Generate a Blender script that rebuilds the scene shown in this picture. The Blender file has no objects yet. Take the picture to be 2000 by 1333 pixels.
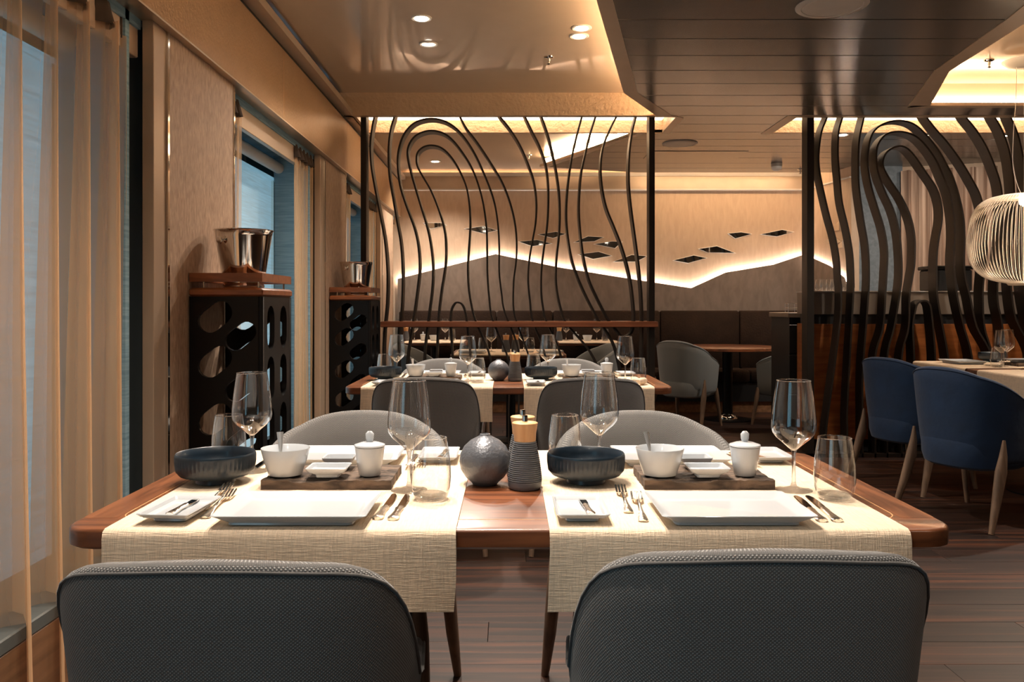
import bpy, bmesh, math, random
from mathutils import Vector, Matrix
R = math.radians
random.seed(7)
scn = bpy.context.scene
col = scn.collection

# ------------------------------------------------------------------ camera
F = 1653.0          # focal length in pixels of the 2000 px wide frame
EYE = 1.145
cam_data = bpy.data.cameras.new('camera')
cam = bpy.data.objects.new('camera', cam_data)
col.objects.link(cam)
cam.location = (0, 0, EYE)
cam.rotation_euler = (R(90), 0, 0)
cam_data.sensor_width = 36.0
cam_data.lens = F / 2000 * 36
cam_data.shift_x = 7 / 2000
cam_data.shift_y = -69.5 / 2000
cam_data.clip_start = 0.05
scn.camera = cam

# ------------------------------------------------------------------ world, exposure
w = bpy.data.worlds.new('world')
scn.world = w
w.use_nodes = True
w.node_tree.nodes['Background'].inputs[0].default_value = (0.35, 0.6, 0.8, 1)
w.node_tree.nodes['Background'].inputs[1].default_value = 0.5
scn.view_settings.view_transform = 'Standard'
scn.view_settings.look = 'None'
scn.view_settings.gamma = 1
scn.view_settings.exposure = 0.5
scn.view_settings.use_curve_mapping = False
try:
    scn.cycles.transparent_max_bounces = 32
    scn.cycles.max_bounces = 10
    scn.cycles.diffuse_bounces = 5
    scn.cycles.sample_clamp_indirect = 4
except Exception:
    pass

SPOT = 78.0
WARM = (1.0, 0.74, 0.50)
CREAM = (1.0, 0.87, 0.74)

def spot(loc, target, energy, color=CREAM, size=R(120), blend=0.9, radius=0.03):
    d = bpy.data.lights.new('spot_beam', 'SPOT')
    d.energy = energy; d.color = color; d.spot_size = size; d.spot_blend = blend; d.shadow_soft_size = radius
    o = bpy.data.objects.new('spot_beam', d)
    col.objects.link(o)
    o.location = loc
    o.rotation_euler = (Vector(target) - Vector(loc)).to_track_quat('-Z', 'Y').to_euler()
    return o

# ------------------------------------------------------------------ materials
def new_mat(name):
    m = bpy.data.materials.new(name); m.use_nodes = True
    nt = m.node_tree
    return m, nt, nt.nodes['Principled BSDF']

def N(nt, typ, **kw):
    n = nt.nodes.new(typ)
    for k, v in kw.items():
        if k.startswith('i_'):
            key = k[2:].replace('_', ' ')
            n.inputs[key].default_value = v
        else:
            setattr(n, k, v)
    return n

def c4(c): return (c[0], c[1], c[2], 1)

def plain(name, color, rough=0.5, metal=0.0, coat=0.0, spec=0.5, bump=0.0, bscale=60, sheen=0.0, var=0.12):
    """colour with slight cloudy variation and a fine noise relief"""
    m, nt, b = new_mat(name)
    tc = N(nt, 'ShaderNodeTexCoord')
    nz = N(nt, 'ShaderNodeTexNoise', i_Scale=7.0, i_Detail=4.0)
    nt.links.new(tc.outputs['Object'], nz.inputs['Vector'])
    mx = N(nt, 'ShaderNodeMix', data_type='RGBA')
    mx.inputs[6].default_value = c4([x * (1 - var) for x in color]); mx.inputs[7].default_value = c4([min(1, x * (1 + var)) for x in color])
    nt.links.new(nz.outputs['Fac'], mx.inputs[0]); nt.links.new(mx.outputs[2], b.inputs['Base Color'])
    b.inputs['Roughness'].default_value = rough; b.inputs['Metallic'].default_value = metal
    b.inputs['Coat Weight'].default_value = coat; b.inputs['Specular IOR Level'].default_value = spec
    b.inputs['Sheen Weight'].default_value = sheen
    if bump:
        n2 = N(nt, 'ShaderNodeTexNoise', i_Scale=float(bscale), i_Detail=3.0)
        nt.links.new(tc.outputs['Object'], n2.inputs['Vector'])
        bp = N(nt, 'ShaderNodeBump', i_Strength=bump, i_Distance=0.01)
        nt.links.new(n2.outputs['Fac'], bp.inputs['Height']); nt.links.new(bp.outputs[0], b.inputs['Normal'])
    return m

def emit(name, color, strength):
    m, nt, b = new_mat(name)
    b.inputs['Base Color'].default_value = c4(color)
    b.inputs['Emission Color'].default_value = c4(color); b.inputs['Emission Strength'].default_value = strength
    return m

def streak(name, c1, c2, stretch, rough=0.45, coat=0.0, bump=0.1, scale=1.0, rand=0.0, c3=None, use='Object', lo=0.35, hi=0.65):
    """grain: noise stretched by the vector `stretch`"""
    m, nt, b = new_mat(name)
    tc = N(nt, 'ShaderNodeTexCoord')
    mp = N(nt, 'ShaderNodeMapping'); mp.inputs['Scale'].default_value = stretch
    nt.links.new(tc.outputs[use], mp.inputs['Vector'])
    if rand:
        oi = N(nt, 'ShaderNodeObjectInfo')
        ml = N(nt, 'ShaderNodeMath', operation='MULTIPLY'); ml.inputs[1].default_value = 37.0
        nt.links.new(oi.outputs['Random'], ml.inputs[0]); nt.links.new(ml.outputs[0], mp.inputs['Location'])
    nz = N(nt, 'ShaderNodeTexNoise', i_Scale=scale, i_Detail=6.0, i_Distortion=0.6)
    nt.links.new(mp.outputs[0], nz.inputs['Vector'])
    cr = N(nt, 'ShaderNodeValToRGB')
    cr.color_ramp.elements[0].position = lo; cr.color_ramp.elements[0].color = c4(c1)
    cr.color_ramp.elements[1].position = hi; cr.color_ramp.elements[1].color = c4(c2)
    if c3:
        e = cr.color_ramp.elements.new(0.5); e.color = c4(c3)
    nt.links.new(nz.outputs['Fac'], cr.inputs['Fac'])
    out = cr.outputs[0]
    if rand:
        hs = N(nt, 'ShaderNodeHueSaturation')
        mr = N(nt, 'ShaderNodeMapRange'); mr.inputs['To Min'].default_value = 1 - rand; mr.inputs['To Max'].default_value = 1 + rand
        nt.links.new(oi.outputs['Random'], mr.inputs['Value']); nt.links.new(mr.outputs[0], hs.inputs['Value'])
        nt.links.new(out, hs.inputs['Color']); out = hs.outputs[0]
    nt.links.new(out, b.inputs['Base Color'])
    b.inputs['Roughness'].default_value = rough; b.inputs['Coat Weight'].default_value = coat; b.inputs['Coat Roughness'].default_value = 0.15
    if bump:
        bp = N(nt, 'ShaderNodeBump', i_Strength=bump, i_Distance=0.003)
        nt.links.new(nz.outputs['Fac'], bp.inputs['Height']); nt.links.new(bp.outputs[0], b.inputs['Normal'])
    return m

def weave(name, c1, c2, pitch=0.004, rough=0.95, strength=0.6, sheen=0.25):
    """diagonal woven upholstery in UV metres"""
    m, nt, b = new_mat(name)
    tc = N(nt, 'ShaderNodeTexCoord')
    mp = N(nt, 'ShaderNodeMapping')
    mp.inputs['Rotation'].default_value = (0, 0, R(45))
    nt.links.new(tc.outputs['UV'], mp.inputs['Vector'])
    outs = []
    for d in ('X', 'Y'):
        wv = N(nt, 'ShaderNodeTexWave', wave_type='BANDS', bands_direction=d, i_Scale=1 / (20 * pitch) * (6.283), i_Distortion=0.3)
        wv.inputs['Detail'].default_value = 1.0
        nt.links.new(mp.outputs[0], wv.inputs['Vector']); outs.append(wv.outputs['Fac'])
    mu = N(nt, 'ShaderNodeMath', operation='MULTIPLY')
    nt.links.new(outs[0], mu.inputs[0]); nt.links.new(outs[1], mu.inputs[1])
    mx = N(nt, 'ShaderNodeMix', data_type='RGBA')
    mx.inputs[6].default_value = c4(c1); mx.inputs[7].default_value = c4(c2)
    nt.links.new(mu.outputs[0], mx.inputs[0]); nt.links.new(mx.outputs[2], b.inputs['Base Color'])
    b.inputs['Roughness'].default_value = rough; b.inputs['Sheen Weight'].default_value = sheen; b.inputs['Specular IOR Level'].default_value = 0.15
    bp = N(nt, 'ShaderNodeBump', i_Strength=strength, i_Distance=0.002)
    nt.links.new(mu.outputs[0], bp.inputs['Height']); nt.links.new(bp.outputs[0], b.inputs['Normal'])
    return m

def linen(name, color, rough=0.9):
    m, nt, b = new_mat(name)
    tc = N(nt, 'ShaderNodeTexCoord')
    facs = []
    for sc in ((420, 30, 30), (30, 420, 420)):
        mp = N(nt, 'ShaderNodeMapping'); mp.inputs['Scale'].default_value = sc
        nt.links.new(tc.outputs['Object'], mp.inputs['Vector'])
        nz = N(nt, 'ShaderNodeTexNoise', i_Scale=1.0, i_Detail=2.0)
        nt.links.new(mp.outputs[0], nz.inputs['Vector']); facs.append(nz.outputs['Fac'])
    ad = N(nt, 'ShaderNodeMath', operation='ADD')
    nt.links.new(facs[0], ad.inputs[0]); nt.links.new(facs[1], ad.inputs[1])
    mr = N(nt, 'ShaderNodeMapRange'); mr.inputs['From Min'].default_value = 0.8; mr.inputs['From Max'].default_value = 1.25
    nt.links.new(ad.outputs[0], mr.inputs['Value'])
    mx = N(nt, 'ShaderNodeMix', data_type='RGBA')
    mx.inputs[6].default_value = c4([x * 0.86 for x in color]); mx.inputs[7].default_value = c4([min(1, x * 1.06) for x in color])
    nt.links.new(mr.outputs[0], mx.inputs[0]); nt.links.new(mx.outputs[2], b.inputs['Base Color'])
    b.inputs['Roughness'].default_value = rough; b.inputs['Specular IOR Level'].default_value = 0.2
    bp = N(nt, 'ShaderNodeBump', i_Strength=0.5, i_Distance=0.0015)
    nt.links.new(mr.outputs[0], bp.inputs['Height']); nt.links.new(bp.outputs[0], b.inputs['Normal'])
    return m

def glass(name, tint=(1, 1, 1), boost=1.0, ior=1.5):
    """thin-walled glass: transparent body with fresnel reflections"""
    m, nt, b = new_mat(name)
    nt.nodes.remove(b)
    out = nt.nodes['Material Output']
    tr = N(nt, 'ShaderNodeBsdfTransparent'); tr.inputs[0].default_value = c4(tint)
    gl = N(nt, 'ShaderNodeBsdfGlossy'); gl.inputs['Roughness'].default_value = 0.02; gl.inputs['Color'].default_value = (1, 1, 1, 1)
    lw = N(nt, 'ShaderNodeLayerWeight'); lw.inputs[0].default_value = 0.5
    pw_ = N(nt, 'ShaderNodeMath', operation='POWER'); pw_.inputs[1].default_value = 2.8
    nt.links.new(lw.outputs['Facing'], pw_.inputs[0])
    mm = N(nt, 'ShaderNodeMath', operation='MULTIPLY_ADD', use_clamp=True); mm.inputs[1].default_value = 0.75 * boost; mm.inputs[2].default_value = 0.045 * boost
    nt.links.new(pw_.outputs[0], mm.inputs[0])
    mx = N(nt, 'ShaderNodeMixShader')
    nt.links.new(mm.outputs[0], mx.inputs[0]); nt.links.new(tr.outputs[0], mx.inputs[1]); nt.links.new(gl.outputs[0], mx.inputs[2])
    nt.links.new(mx.outputs[0], out.inputs['Surface'])
    return m

def solid_glass(name):
    """thick glass of stems and bases: refraction, part of the light passing straight"""
    m, nt, b = new_mat(name)
    nt.nodes.remove(b)
    out = nt.nodes['Material Output']
    rf = N(nt, 'ShaderNodeBsdfGlass', i_IOR=1.45, i_Roughness=0.0); rf.inputs['Color'].default_value = (1, 1, 1, 1)
    tr = N(nt, 'ShaderNodeBsdfTransparent')
    mx = N(nt, 'ShaderNodeMixShader'); mx.inputs[0].default_value = 0.4
    nt.links.new(rf.outputs[0], mx.inputs[1]); nt.links.new(tr.outputs[0], mx.inputs[2])
    nt.links.new(mx.outputs[0], out.inputs['Surface'])
    return m

def sheer(name, color, opacity):
    """sheer curtain: fine open weave, partly see-through, passes light"""
    m, nt, b = new_mat(name)
    nt.nodes.remove(b)
    out = nt.nodes['Material Output']
    tr = N(nt, 'ShaderNodeBsdfTransparent')
    df = N(nt, 'ShaderNodeBsdfDiffuse'); df.inputs[0].default_value = c4(color)
    tl = N(nt, 'ShaderNodeBsdfTranslucent'); tl.inputs[0].default_value = c4(color)
    m1 = N(nt, 'ShaderNodeMixShader'); m1.inputs[0].default_value = 0.35
    nt.links.new(df.outputs[0], m1.inputs[1]); nt.links.new(tl.outputs[0], m1.inputs[2])
    lw = N(nt, 'ShaderNodeLayerWeight'); lw.inputs[0].default_value = 0.35
    mr = N(nt, 'ShaderNodeMapRange'); mr.inputs['To Min'].default_value = opacity; mr.inputs['To Max'].default_value = 0.95
    nt.links.new(lw.outputs['Facing'], mr.inputs['Value'])
    m2 = N(nt, 'ShaderNodeMixShader')
    nt.links.new(mr.outputs[0], m2.inputs[0]); nt.links.new(tr.outputs[0], m2.inputs[1]); nt.links.new(m1.outputs[0], m2.inputs[2])
    nt.links.new(m2.outputs[0], out.inputs['Surface'])
    return m

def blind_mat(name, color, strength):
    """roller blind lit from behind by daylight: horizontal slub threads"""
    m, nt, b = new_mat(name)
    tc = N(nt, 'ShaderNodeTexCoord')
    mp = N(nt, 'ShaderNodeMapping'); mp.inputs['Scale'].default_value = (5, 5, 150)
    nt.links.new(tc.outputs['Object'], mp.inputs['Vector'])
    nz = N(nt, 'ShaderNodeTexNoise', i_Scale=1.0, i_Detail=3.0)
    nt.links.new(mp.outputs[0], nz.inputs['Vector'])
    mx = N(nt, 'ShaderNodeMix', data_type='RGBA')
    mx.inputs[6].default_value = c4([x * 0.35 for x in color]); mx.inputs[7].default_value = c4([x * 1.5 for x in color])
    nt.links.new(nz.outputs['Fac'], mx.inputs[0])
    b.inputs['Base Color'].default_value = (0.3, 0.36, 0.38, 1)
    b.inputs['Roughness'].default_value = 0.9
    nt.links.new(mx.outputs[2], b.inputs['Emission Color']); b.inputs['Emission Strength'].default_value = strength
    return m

M = {}
M['wall_fabric'] = streak('wall fabric', (0.30, 0.195, 0.13), (0.52, 0.37, 0.26), (85, 85, 24), rough=0.5, bump=0.5, lo=0.3, hi=0.72)
M['back_fabric'] = streak('back wall fabric', (0.50, 0.355, 0.245), (0.56, 0.405, 0.285), (25, 25, 6), rough=0.7, bump=0.2)
M['lower_fabric'] = streak('lower wall fabric', (0.175, 0.135, 0.108), (0.225, 0.175, 0.142), (14, 14, 6), rough=0.8, bump=0.2)
M['soffit'] = plain('bronze leather soffit', (0.42, 0.255, 0.13), rough=0.36, metal=0.35, bump=0.22, bscale=70)
M['beam'] = plain('hammered beige beam', (0.55, 0.375, 0.235), rough=0.4, bump=1.0, bscale=36, metal=0.1)
M['trim'] = plain('beige lacquer trim', (0.48, 0.36, 0.26), rough=0.35, metal=0.2)
M['recess'] = plain('glossy taupe ceiling', (0.56, 0.435, 0.33), rough=0.16, coat=0.5, var=0.04)
M['slat'] = plain('grey bronze ceiling slat', (0.165, 0.142, 0.122), rough=0.24, metal=0.45, var=0.05)
M['chrome'] = plain('polished steel', (0.86, 0.84, 0.80), rough=0.07, metal=1.0, var=0.02)
M['cutlery'] = plain('cutlery steel', (0.80, 0.76, 0.70), rough=0.16, metal=1.0, var=0.05, bump=0.12, bscale=220)
M['satin_steel'] = plain('satin steel', (0.85, 0.84, 0.82), rough=0.3, metal=0.85)
M['satin'] = plain('satin metal', (0.60, 0.50, 0.40), rough=0.3, metal=0.9, var=0.04)
M['black'] = plain('black lacquer', (0.0035, 0.003, 0.003), rough=0.42, spec=0.25)
M['matte_black'] = plain('matte black', (0.012, 0.012, 0.013), rough=0.5)
M['rib'] = plain('dark bronze steel', (0.016, 0.011, 0.008), rough=0.5, spec=0.3)
M['wood_x'] = streak('walnut along x', (0.085, 0.026, 0.010), (0.24, 0.080, 0.030), (1.6, 26, 26), rough=0.35, coat=0.35, bump=0.12, scale=1.6)
M['wood_y'] = streak('walnut along y', (0.11, 0.035, 0.013), (0.27, 0.095, 0.037), (26, 1.6, 26), rough=0.35, coat=0.35, bump=0.12, scale=1.6)
M['rail'] = streak('reddish rail wood', (0.15, 0.045, 0.018), (0.26, 0.085, 0.035), (2, 30, 30), rough=0.4, coat=0.2)
M['gallery'] = streak('reddish tray wood', (0.16, 0.048, 0.016), (0.28, 0.09, 0.03), (6, 20, 30), rough=0.4, coat=0.2)
M['leg'] = streak('brown oak leg', (0.13, 0.08, 0.05), (0.24, 0.15, 0.095), (30, 30, 3), rough=0.55)
M['floor'] = streak('dark walnut plank', (0.014, 0.005, 0.0025), (0.074, 0.023, 0.009), (0.9, 22, 22), rough=0.48, coat=0.0, bump=0.15, scale=1.3, rand=0.45, c3=(0.028, 0.012, 0.0075))
M['counter_wood'] = streak('orange counter wood', (0.26, 0.075, 0.016), (0.42, 0.135, 0.035), (3, 3, 22), rough=0.4)
M['counter_grey'] = plain('taupe counter panel', (0.27, 0.215, 0.17), rough=0.5)
M['grey_weave'] = weave('grey woven upholstery', (0.115, 0.110, 0.106), (0.39, 0.385, 0.375))
M['grey_plain'] = weave('pale grey upholstery', (0.17, 0.185, 0.19), (0.27, 0.285, 0.29), pitch=0.003, strength=0.25)
M['navy'] = plain('navy velvet', (0.002, 0.022, 0.068), rough=0.75, sheen=0.12, var=0.5, bump=0.25, bscale=18)
M['linen'] = linen('cream linen', (0.86, 0.69, 0.51))
M['porcelain'] = plain('white porcelain', (0.54, 0.57, 0.60), rough=0.12, coat=0.4, var=0.01)
M['stone'] = plain('blue black stoneware', (0.010, 0.021, 0.034), rough=0.36, coat=0.15)
M['vase'] = plain('charcoal pitted glaze', (0.14, 0.15, 0.17), rough=0.36, bump=0.22, bscale=150, metal=0.3)
M['mill_grey'] = plain('grey ribbed ceramic', (0.11, 0.118, 0.13), rough=0.42)
M['mill_wood'] = streak('light beech', (0.56, 0.29, 0.12), (0.74, 0.43, 0.20), (30, 30, 3), rough=0.45)
M['slab'] = streak('charred oak board', (0.028, 0.019, 0.014), (0.17, 0.115, 0.08), (8, 60, 40), rough=0.85, bump=1.0, scale=1.3)
M['glass'] = glass('clear glass', (0.975, 0.985, 0.985), boost=2.0)
M['glass_rim'] = solid_glass('solid glass')
M['window_glass'] = glass('window glass', (0.75, 0.85, 0.9))
M['reveal'] = streak('blue grey reveal fabric', (0.17, 0.30, 0.38), (0.27, 0.43, 0.52), (6, 6, 120), rough=0.85, bump=0.2)
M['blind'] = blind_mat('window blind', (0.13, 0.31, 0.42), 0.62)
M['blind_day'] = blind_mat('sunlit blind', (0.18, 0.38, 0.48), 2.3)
M['return_fabric'] = streak('grey blue fabric', (0.13, 0.155, 0.175), (0.19, 0.22, 0.245), (20, 20, 20), rough=0.85, bump=0.2)
M['sill'] = plain('grey green sill', (0.10, 0.11, 0.105), rough=0.5)
M['sill_wood'] = streak('sill wood', (0.17, 0.08, 0.035), (0.27, 0.13, 0.06), (26, 2, 26), rough=0.5)
M['sheer'] = sheer('sheer tan curtain', (0.88, 0.58, 0.34), 0.33)
M['header'] = plain('dark curtain tape', (0.05, 0.032, 0.022), rough=0.9)
M['drape'] = streak('striped bronze drape', (0.20, 0.11, 0.07), (0.55, 0.40, 0.30), (16, 16, 0.5), rough=0.8, bump=0.1)
M['leather'] = plain('dark brown banquette fabric', (0.024, 0.012, 0.007), rough=0.8, spec=0.2, bump=0.5, bscale=50, var=0.5)
M['led'] = emit('warm cove led', (1.0, 0.71, 0.42), 32.0)
M['led_soft'] = emit('warm cove led dim', (1.0, 0.76, 0.50), 4.0)
M['led_dim'] = emit('dim cove led', (1.0, 0.72, 0.43), 4.0)
M['led_added'] = emit('added hidden led', (1.0, 0.74, 0.48), 12.0)
M['led_white'] = emit('white cove led', (1.0, 0.88, 0.78), 48.0)
M['lamp'] = emit('downlight lens', (1.0, 0.88, 0.72), 9.0)
M['mirror'] = plain('mirror', (0.80, 0.78, 0.74), rough=0.03, metal=1.0, var=0.0)
M['mirror_edge'] = plain('pale mirror bevel', (0.9, 0.86, 0.8), rough=0.25)
M['white_paint'] = plain('cream painted metal', (0.82, 0.76, 0.68), rough=0.4)
M['white_plastic'] = plain('white plastic', (0.62, 0.56, 0.50), rough=0.5)
M['wire'] = plain('cream lamp wire', (0.78, 0.69, 0.57), rough=0.35)
M['magenta'] = plain('magenta card', (0.55, 0.01, 0.10), rough=0.5)

# ------------------------------------------------------------------ mesh helpers
class MB:
    def __init__(s): s.v = []; s.f = []; s.uv = None
    def add(s, v, f):
        n = len(s.v); s.v += [tuple(p) for p in v]; s.f += [tuple(i + n for i in q) for q in f]
        return s
    def box(s, x0, x1, y0, y1, z0, z1, c=0.0):
        if c <= 0:
            v = [(x, y, z) for z in (z0, z1) for y in (y0, y1) for x in (x0, x1)]
            return s.add(v, [(0, 2, 3, 1), (4, 5, 7, 6), (0, 1, 5, 4), (2, 6, 7, 3), (0, 4, 6, 2), (1, 3, 7, 5)])
        lv = [((x0 + c, x1 - c, y0 + c, y1 - c), z0), ((x0, x1, y0, y1), z0 + c), ((x0, x1, y0, y1), z1 - c), ((x0 + c, x1 - c, y0 + c, y1 - c), z1)]
        rings = []
        for (a, b, d, e), z in lv:
            k = c * 0.6
            rings.append([(a + k, d, z), (b - k, d, z), (b, d + k, z), (b, e - k, z), (b - k, e, z), (a + k, e, z), (a, e - k, z), (a, d + k, z)])
        return s.loft(rings)
    def loft(s, rings, cap0=True, cap1=True, closed=True):
        n = len(rings[0]); v = [p for r in rings for p in r]; f = []
        for i in range(len(rings) - 1):
            for j in range(n if closed else n - 1):
                k = (j + 1) % n
                f.append((i * n + j, i * n + k, (i + 1) * n + k, (i + 1) * n + j))
        if cap0: f.append(tuple(range(n - 1, -1, -1)))
        if cap1: f.append(tuple((len(rings) - 1) * n + j for j in range(n)))
        return s.add(v, f)
    def lathe(s, prof, n=32, c=(0, 0, 0), cap0=True, cap1=True, flute=0, fd=0.0):
        rings = []
        for r, z in prof:
            ring = []
            for i in range(n):
                a = 2 * math.pi * i / n
                rr = r
                ring.append((c[0] + rr * math.cos(a), c[1] + rr * math.sin(a), c[2] + z))
            rings.append(ring)
        return s.loft(rings, cap0, cap1)
    def prism(s, poly, z0, z1):
        """poly in xy"""
        return s.loft([[(x, y, z0) for x, y in poly], [(x, y, z1) for x, y in poly]])
    def tube(s, pts, r, n=8, ry=None, cap=True):
        pts = [Vector(p) for p in pts]; rings = []
        up = None
        for i, p in enumerate(pts):
            t = (pts[min(i + 1, len(pts) - 1)] - pts[max(i - 1, 0)]).normalized()
            if up is None:
                up = Vector((0, 0, 1)) if abs(t.z) < 0.9 else Vector((0, 1, 0))
            sx = t.cross(up).normalized(); sy = sx.cross(t).normalized(); up = sy
            rr = r[i] if isinstance(r, (list, tuple)) else r
            rz = (ry[i] if isinstance(ry, (list, tuple)) else ry) if ry is not None else rr
            rings.append([tuple(p + sx * rr * math.cos(2 * math.pi * k / n) + sy * rz * math.sin(2 * math.pi * k / n)) for k in range(n)])
        return s.loft(rings, cap, cap)
    def mesh(s, name, m, smooth=None):
        me = bpy.data.meshes.new(name)
        me.from_pydata(s.v, [], s.f)
        bm = bmesh.new(); bm.from_mesh(me); bmesh.ops.recalc_face_normals(bm, faces=bm.faces); bm.to_mesh(me); bm.free()
        if m: me.materials.append(M[m])
        if smooth:
            me.polygons.foreach_set('use_smooth', [True] * len(me.polygons))
            me.set_sharp_from_angle(angle=R(smooth))
        return me
    def build(s, name, m, parent=None, smooth=None, loc=None, rz=0):
        o = bpy.data.objects.new(name, s.mesh(name, m, smooth))
        col.objects.link(o)
        if parent is not None: o.parent = parent
        if loc is not None: o.location = loc
        if rz: o.rotation_euler.z = rz
        return o

def tag(o, label=None, cat=None, group=None, kind=None):
    if label: o['label'] = label
    if cat: o['category'] = cat
    if group: o['group'] = group
    if kind: o['kind'] = kind
    return o

def thing(name, label, cat, loc=(0, 0, 0), rz=0, group=None, kind=None, scale=None):
    o = bpy.data.objects.new(name, None); o.empty_display_size = 0.05
    col.objects.link(o); o.location = loc; o.rotation_euler = (0, 0, rz)
    if scale: o.scale = scale
    return tag(o, label, cat, group, kind)

def struct(o, label=None, cat=None):
    return tag(o, label, cat, None, 'structure')

KIDS = {}
def kids(o):
    return [c for c in col.objects if c.parent == o]

def dup(root, loc=None, rz=None, label=None, group=None, scale=None):
    if root.name not in KIDS:
        ks = kids(root); KIDS[root.name] = [(k, kids(k)) for k in ks]
    r = root.copy(); col.objects.link(r)
    if loc is not None: r.location = loc
    if rz is not None: r.rotation_euler = (0, 0, rz)
    if scale: r.scale = scale
    if label: r['label'] = label
    if group: r['group'] = group
    for ch, gs in KIDS[root.name]:
        c = ch.copy(); col.objects.link(c); c.parent = r
        for g in gs:
            d = g.copy(); col.objects.link(d); d.parent = c
    return r

class Proto:
    """first call builds, later calls copy"""
    def __init__(s, fn): s.fn = fn; s.root = None
    def __call__(s, loc, label, rz=0, group=None, scale=None):
        if s.root is None:
            s.root = s.fn(); s.root.location = loc; s.root.rotation_euler = (0, 0, rz)
            if scale: s.root.scale = scale
            s.root['label'] = label
            if group: s.root['group'] = group
            return s.root
        r = dup(s.root, loc, rz, label, group, scale or (1, 1, 1))
        if not group and 'group' in r: del r['group']
        return r

def rrect(w, d, r, z, n=4, cx=0, cy=0):
    pts = []
    for (sx, sy, a0) in ((1, 1, 0), (-1, 1, 90), (-1, -1, 180), (1, -1, 270)):
        for k in range(n + 1):
            a = R(a0 + 90 * k / n)
            pts.append((cx + sx * (w / 2 - r) + r * math.cos(a), cy + sy * (d / 2 - r) + r * math.sin(a), z))
    return pts

def spline(pts, per=6):
    """Catmull-Rom through 2-d or 3-d points"""
    P_ = [pts[0]] + list(pts) + [pts[-1]]; out = []
    for i in range(1, len(P_) - 2):
        p0, p1, p2, p3 = P_[i - 1], P_[i], P_[i + 1], P_[i + 2]
        for k in range(per):
            t = k / per
            out.append(tuple(0.5 * ((2 * b) + (-a + c) * t + (2 * a - 5 * b + 4 * c - d) * t * t + (-a + 3 * b - 3 * c + d) * t ** 3) for a, b, c, d in zip(p0, p1, p2, p3)))
    out.append(tuple(pts[-1]))
    return out

def at(px, py, D):
    """world x, z of a point seen at pixel px, py at distance D"""
    return (px - 993) * D / F, EYE + (597 - py) * D / F

def perforated(outer, holes, thick, name, m, parent):
    """flat panel in its local xy plane with real holes, extruded"""
    cu = bpy.data.curves.new(name, 'CURVE'); cu.dimensions = '2D'; cu.fill_mode = 'BOTH'; cu.extrude = thick / 2
    for poly in [outer] + holes:
        sp = cu.splines.new('POLY'); sp.points.add(len(poly) - 1)
        for p, (x, y) in zip(sp.points, poly): p.co = (x, y, 0, 1)
        sp.use_cyclic_u = True
    tmp = bpy.data.objects.new('tmp', cu)
    col.objects.link(tmp)
    dg = bpy.context.evaluated_depsgraph_get()
    me = bpy.data.meshes.new_from_object(tmp.evaluated_get(dg))
    bpy.data.objects.remove(tmp); bpy.data.curves.remove(cu)
    me.name = name
    me.materials.clear(); me.materials.append(M[m])
    o = bpy.data.objects.new(name, me); col.objects.link(o); o.parent = parent
    return o
# ------------------------------------------------------------------ the room
XW, XS, ZC = -1.25, -1.22, 2.56          # window wall, soffit face, slat ceiling height
XR, YB, YF = 6.6, 9.6, -2.6              # right wall, back wall, wall behind the camera

# floor of single planks
fl = struct(MB().box(-1.9, XR, YF, YB + 0.1, -0.1, -0.022).build('floor', 'matte_black'), 'dark walnut plank floor', 'floor')
pw, plen = 0.18, 1.9
pm = MB().box(0, plen - 0.002, 0, pw - 0.002, -0.022, 0.0, c=0.0005).mesh('plank', 'floor')
rest = MB(); cnt = 0
row = 0; y = 0.36
while y < YB - 0.02:
    x = -1.25 - (row * 0.73) % plen
    while x < 4.6:
        if x + plen > -1.25:
            if cnt < 290 and y > 0.7:
                o = bpy.data.objects.new('plank', pm); col.objects.link(o); o.parent = fl; o.location = (x, y, 0); cnt += 1
            else:
                rest.box(x, x + plen - 0.002, y, y + pw - 0.0025, -0.022, 0)
        x += plen
    y += pw; row += 1
y2 = YF
while y2 < 0.3:
    rest.box(-1.25, XR, y2, y2 + pw - 0.0025, -0.022, 0); y2 += pw
y2 = 0.36
while y2 < YB:
    rest.box(4.6 + 0.3, XR, y2, y2 + pw - 0.0025, -0.0225, -0.0005); y2 += pw
tag(rest.build('outer_planks', 'floor', fl), kind='stuff')

# ceiling: slab, slats, recesses
ce = struct(MB().box(-2.0, XR, YF, YB + 0.2, 2.86, 2.95).build('ceiling', 'matte_black'), 'low ceiling of grey bronze slats with lit taupe recesses', 'ceiling')
MB().box(-1.26, 1.55, YF, 6.30, 2.73, 2.76).build('recess_panel', 'recess', ce)
MB().box(-1.26, 1.30, 6.94, 9.6, 2.66, 2.69).build('recess_panel', 'recess', ce)
MB().box(1.3, 3.6, 8.5, 9.6, 2.66, 2.69).build('recess_panel', 'recess', ce)
MB().box(2.45, XR, 2.6, 6.06, 2.73, 2.76).build('recess_panel', 'recess', ce)

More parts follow.
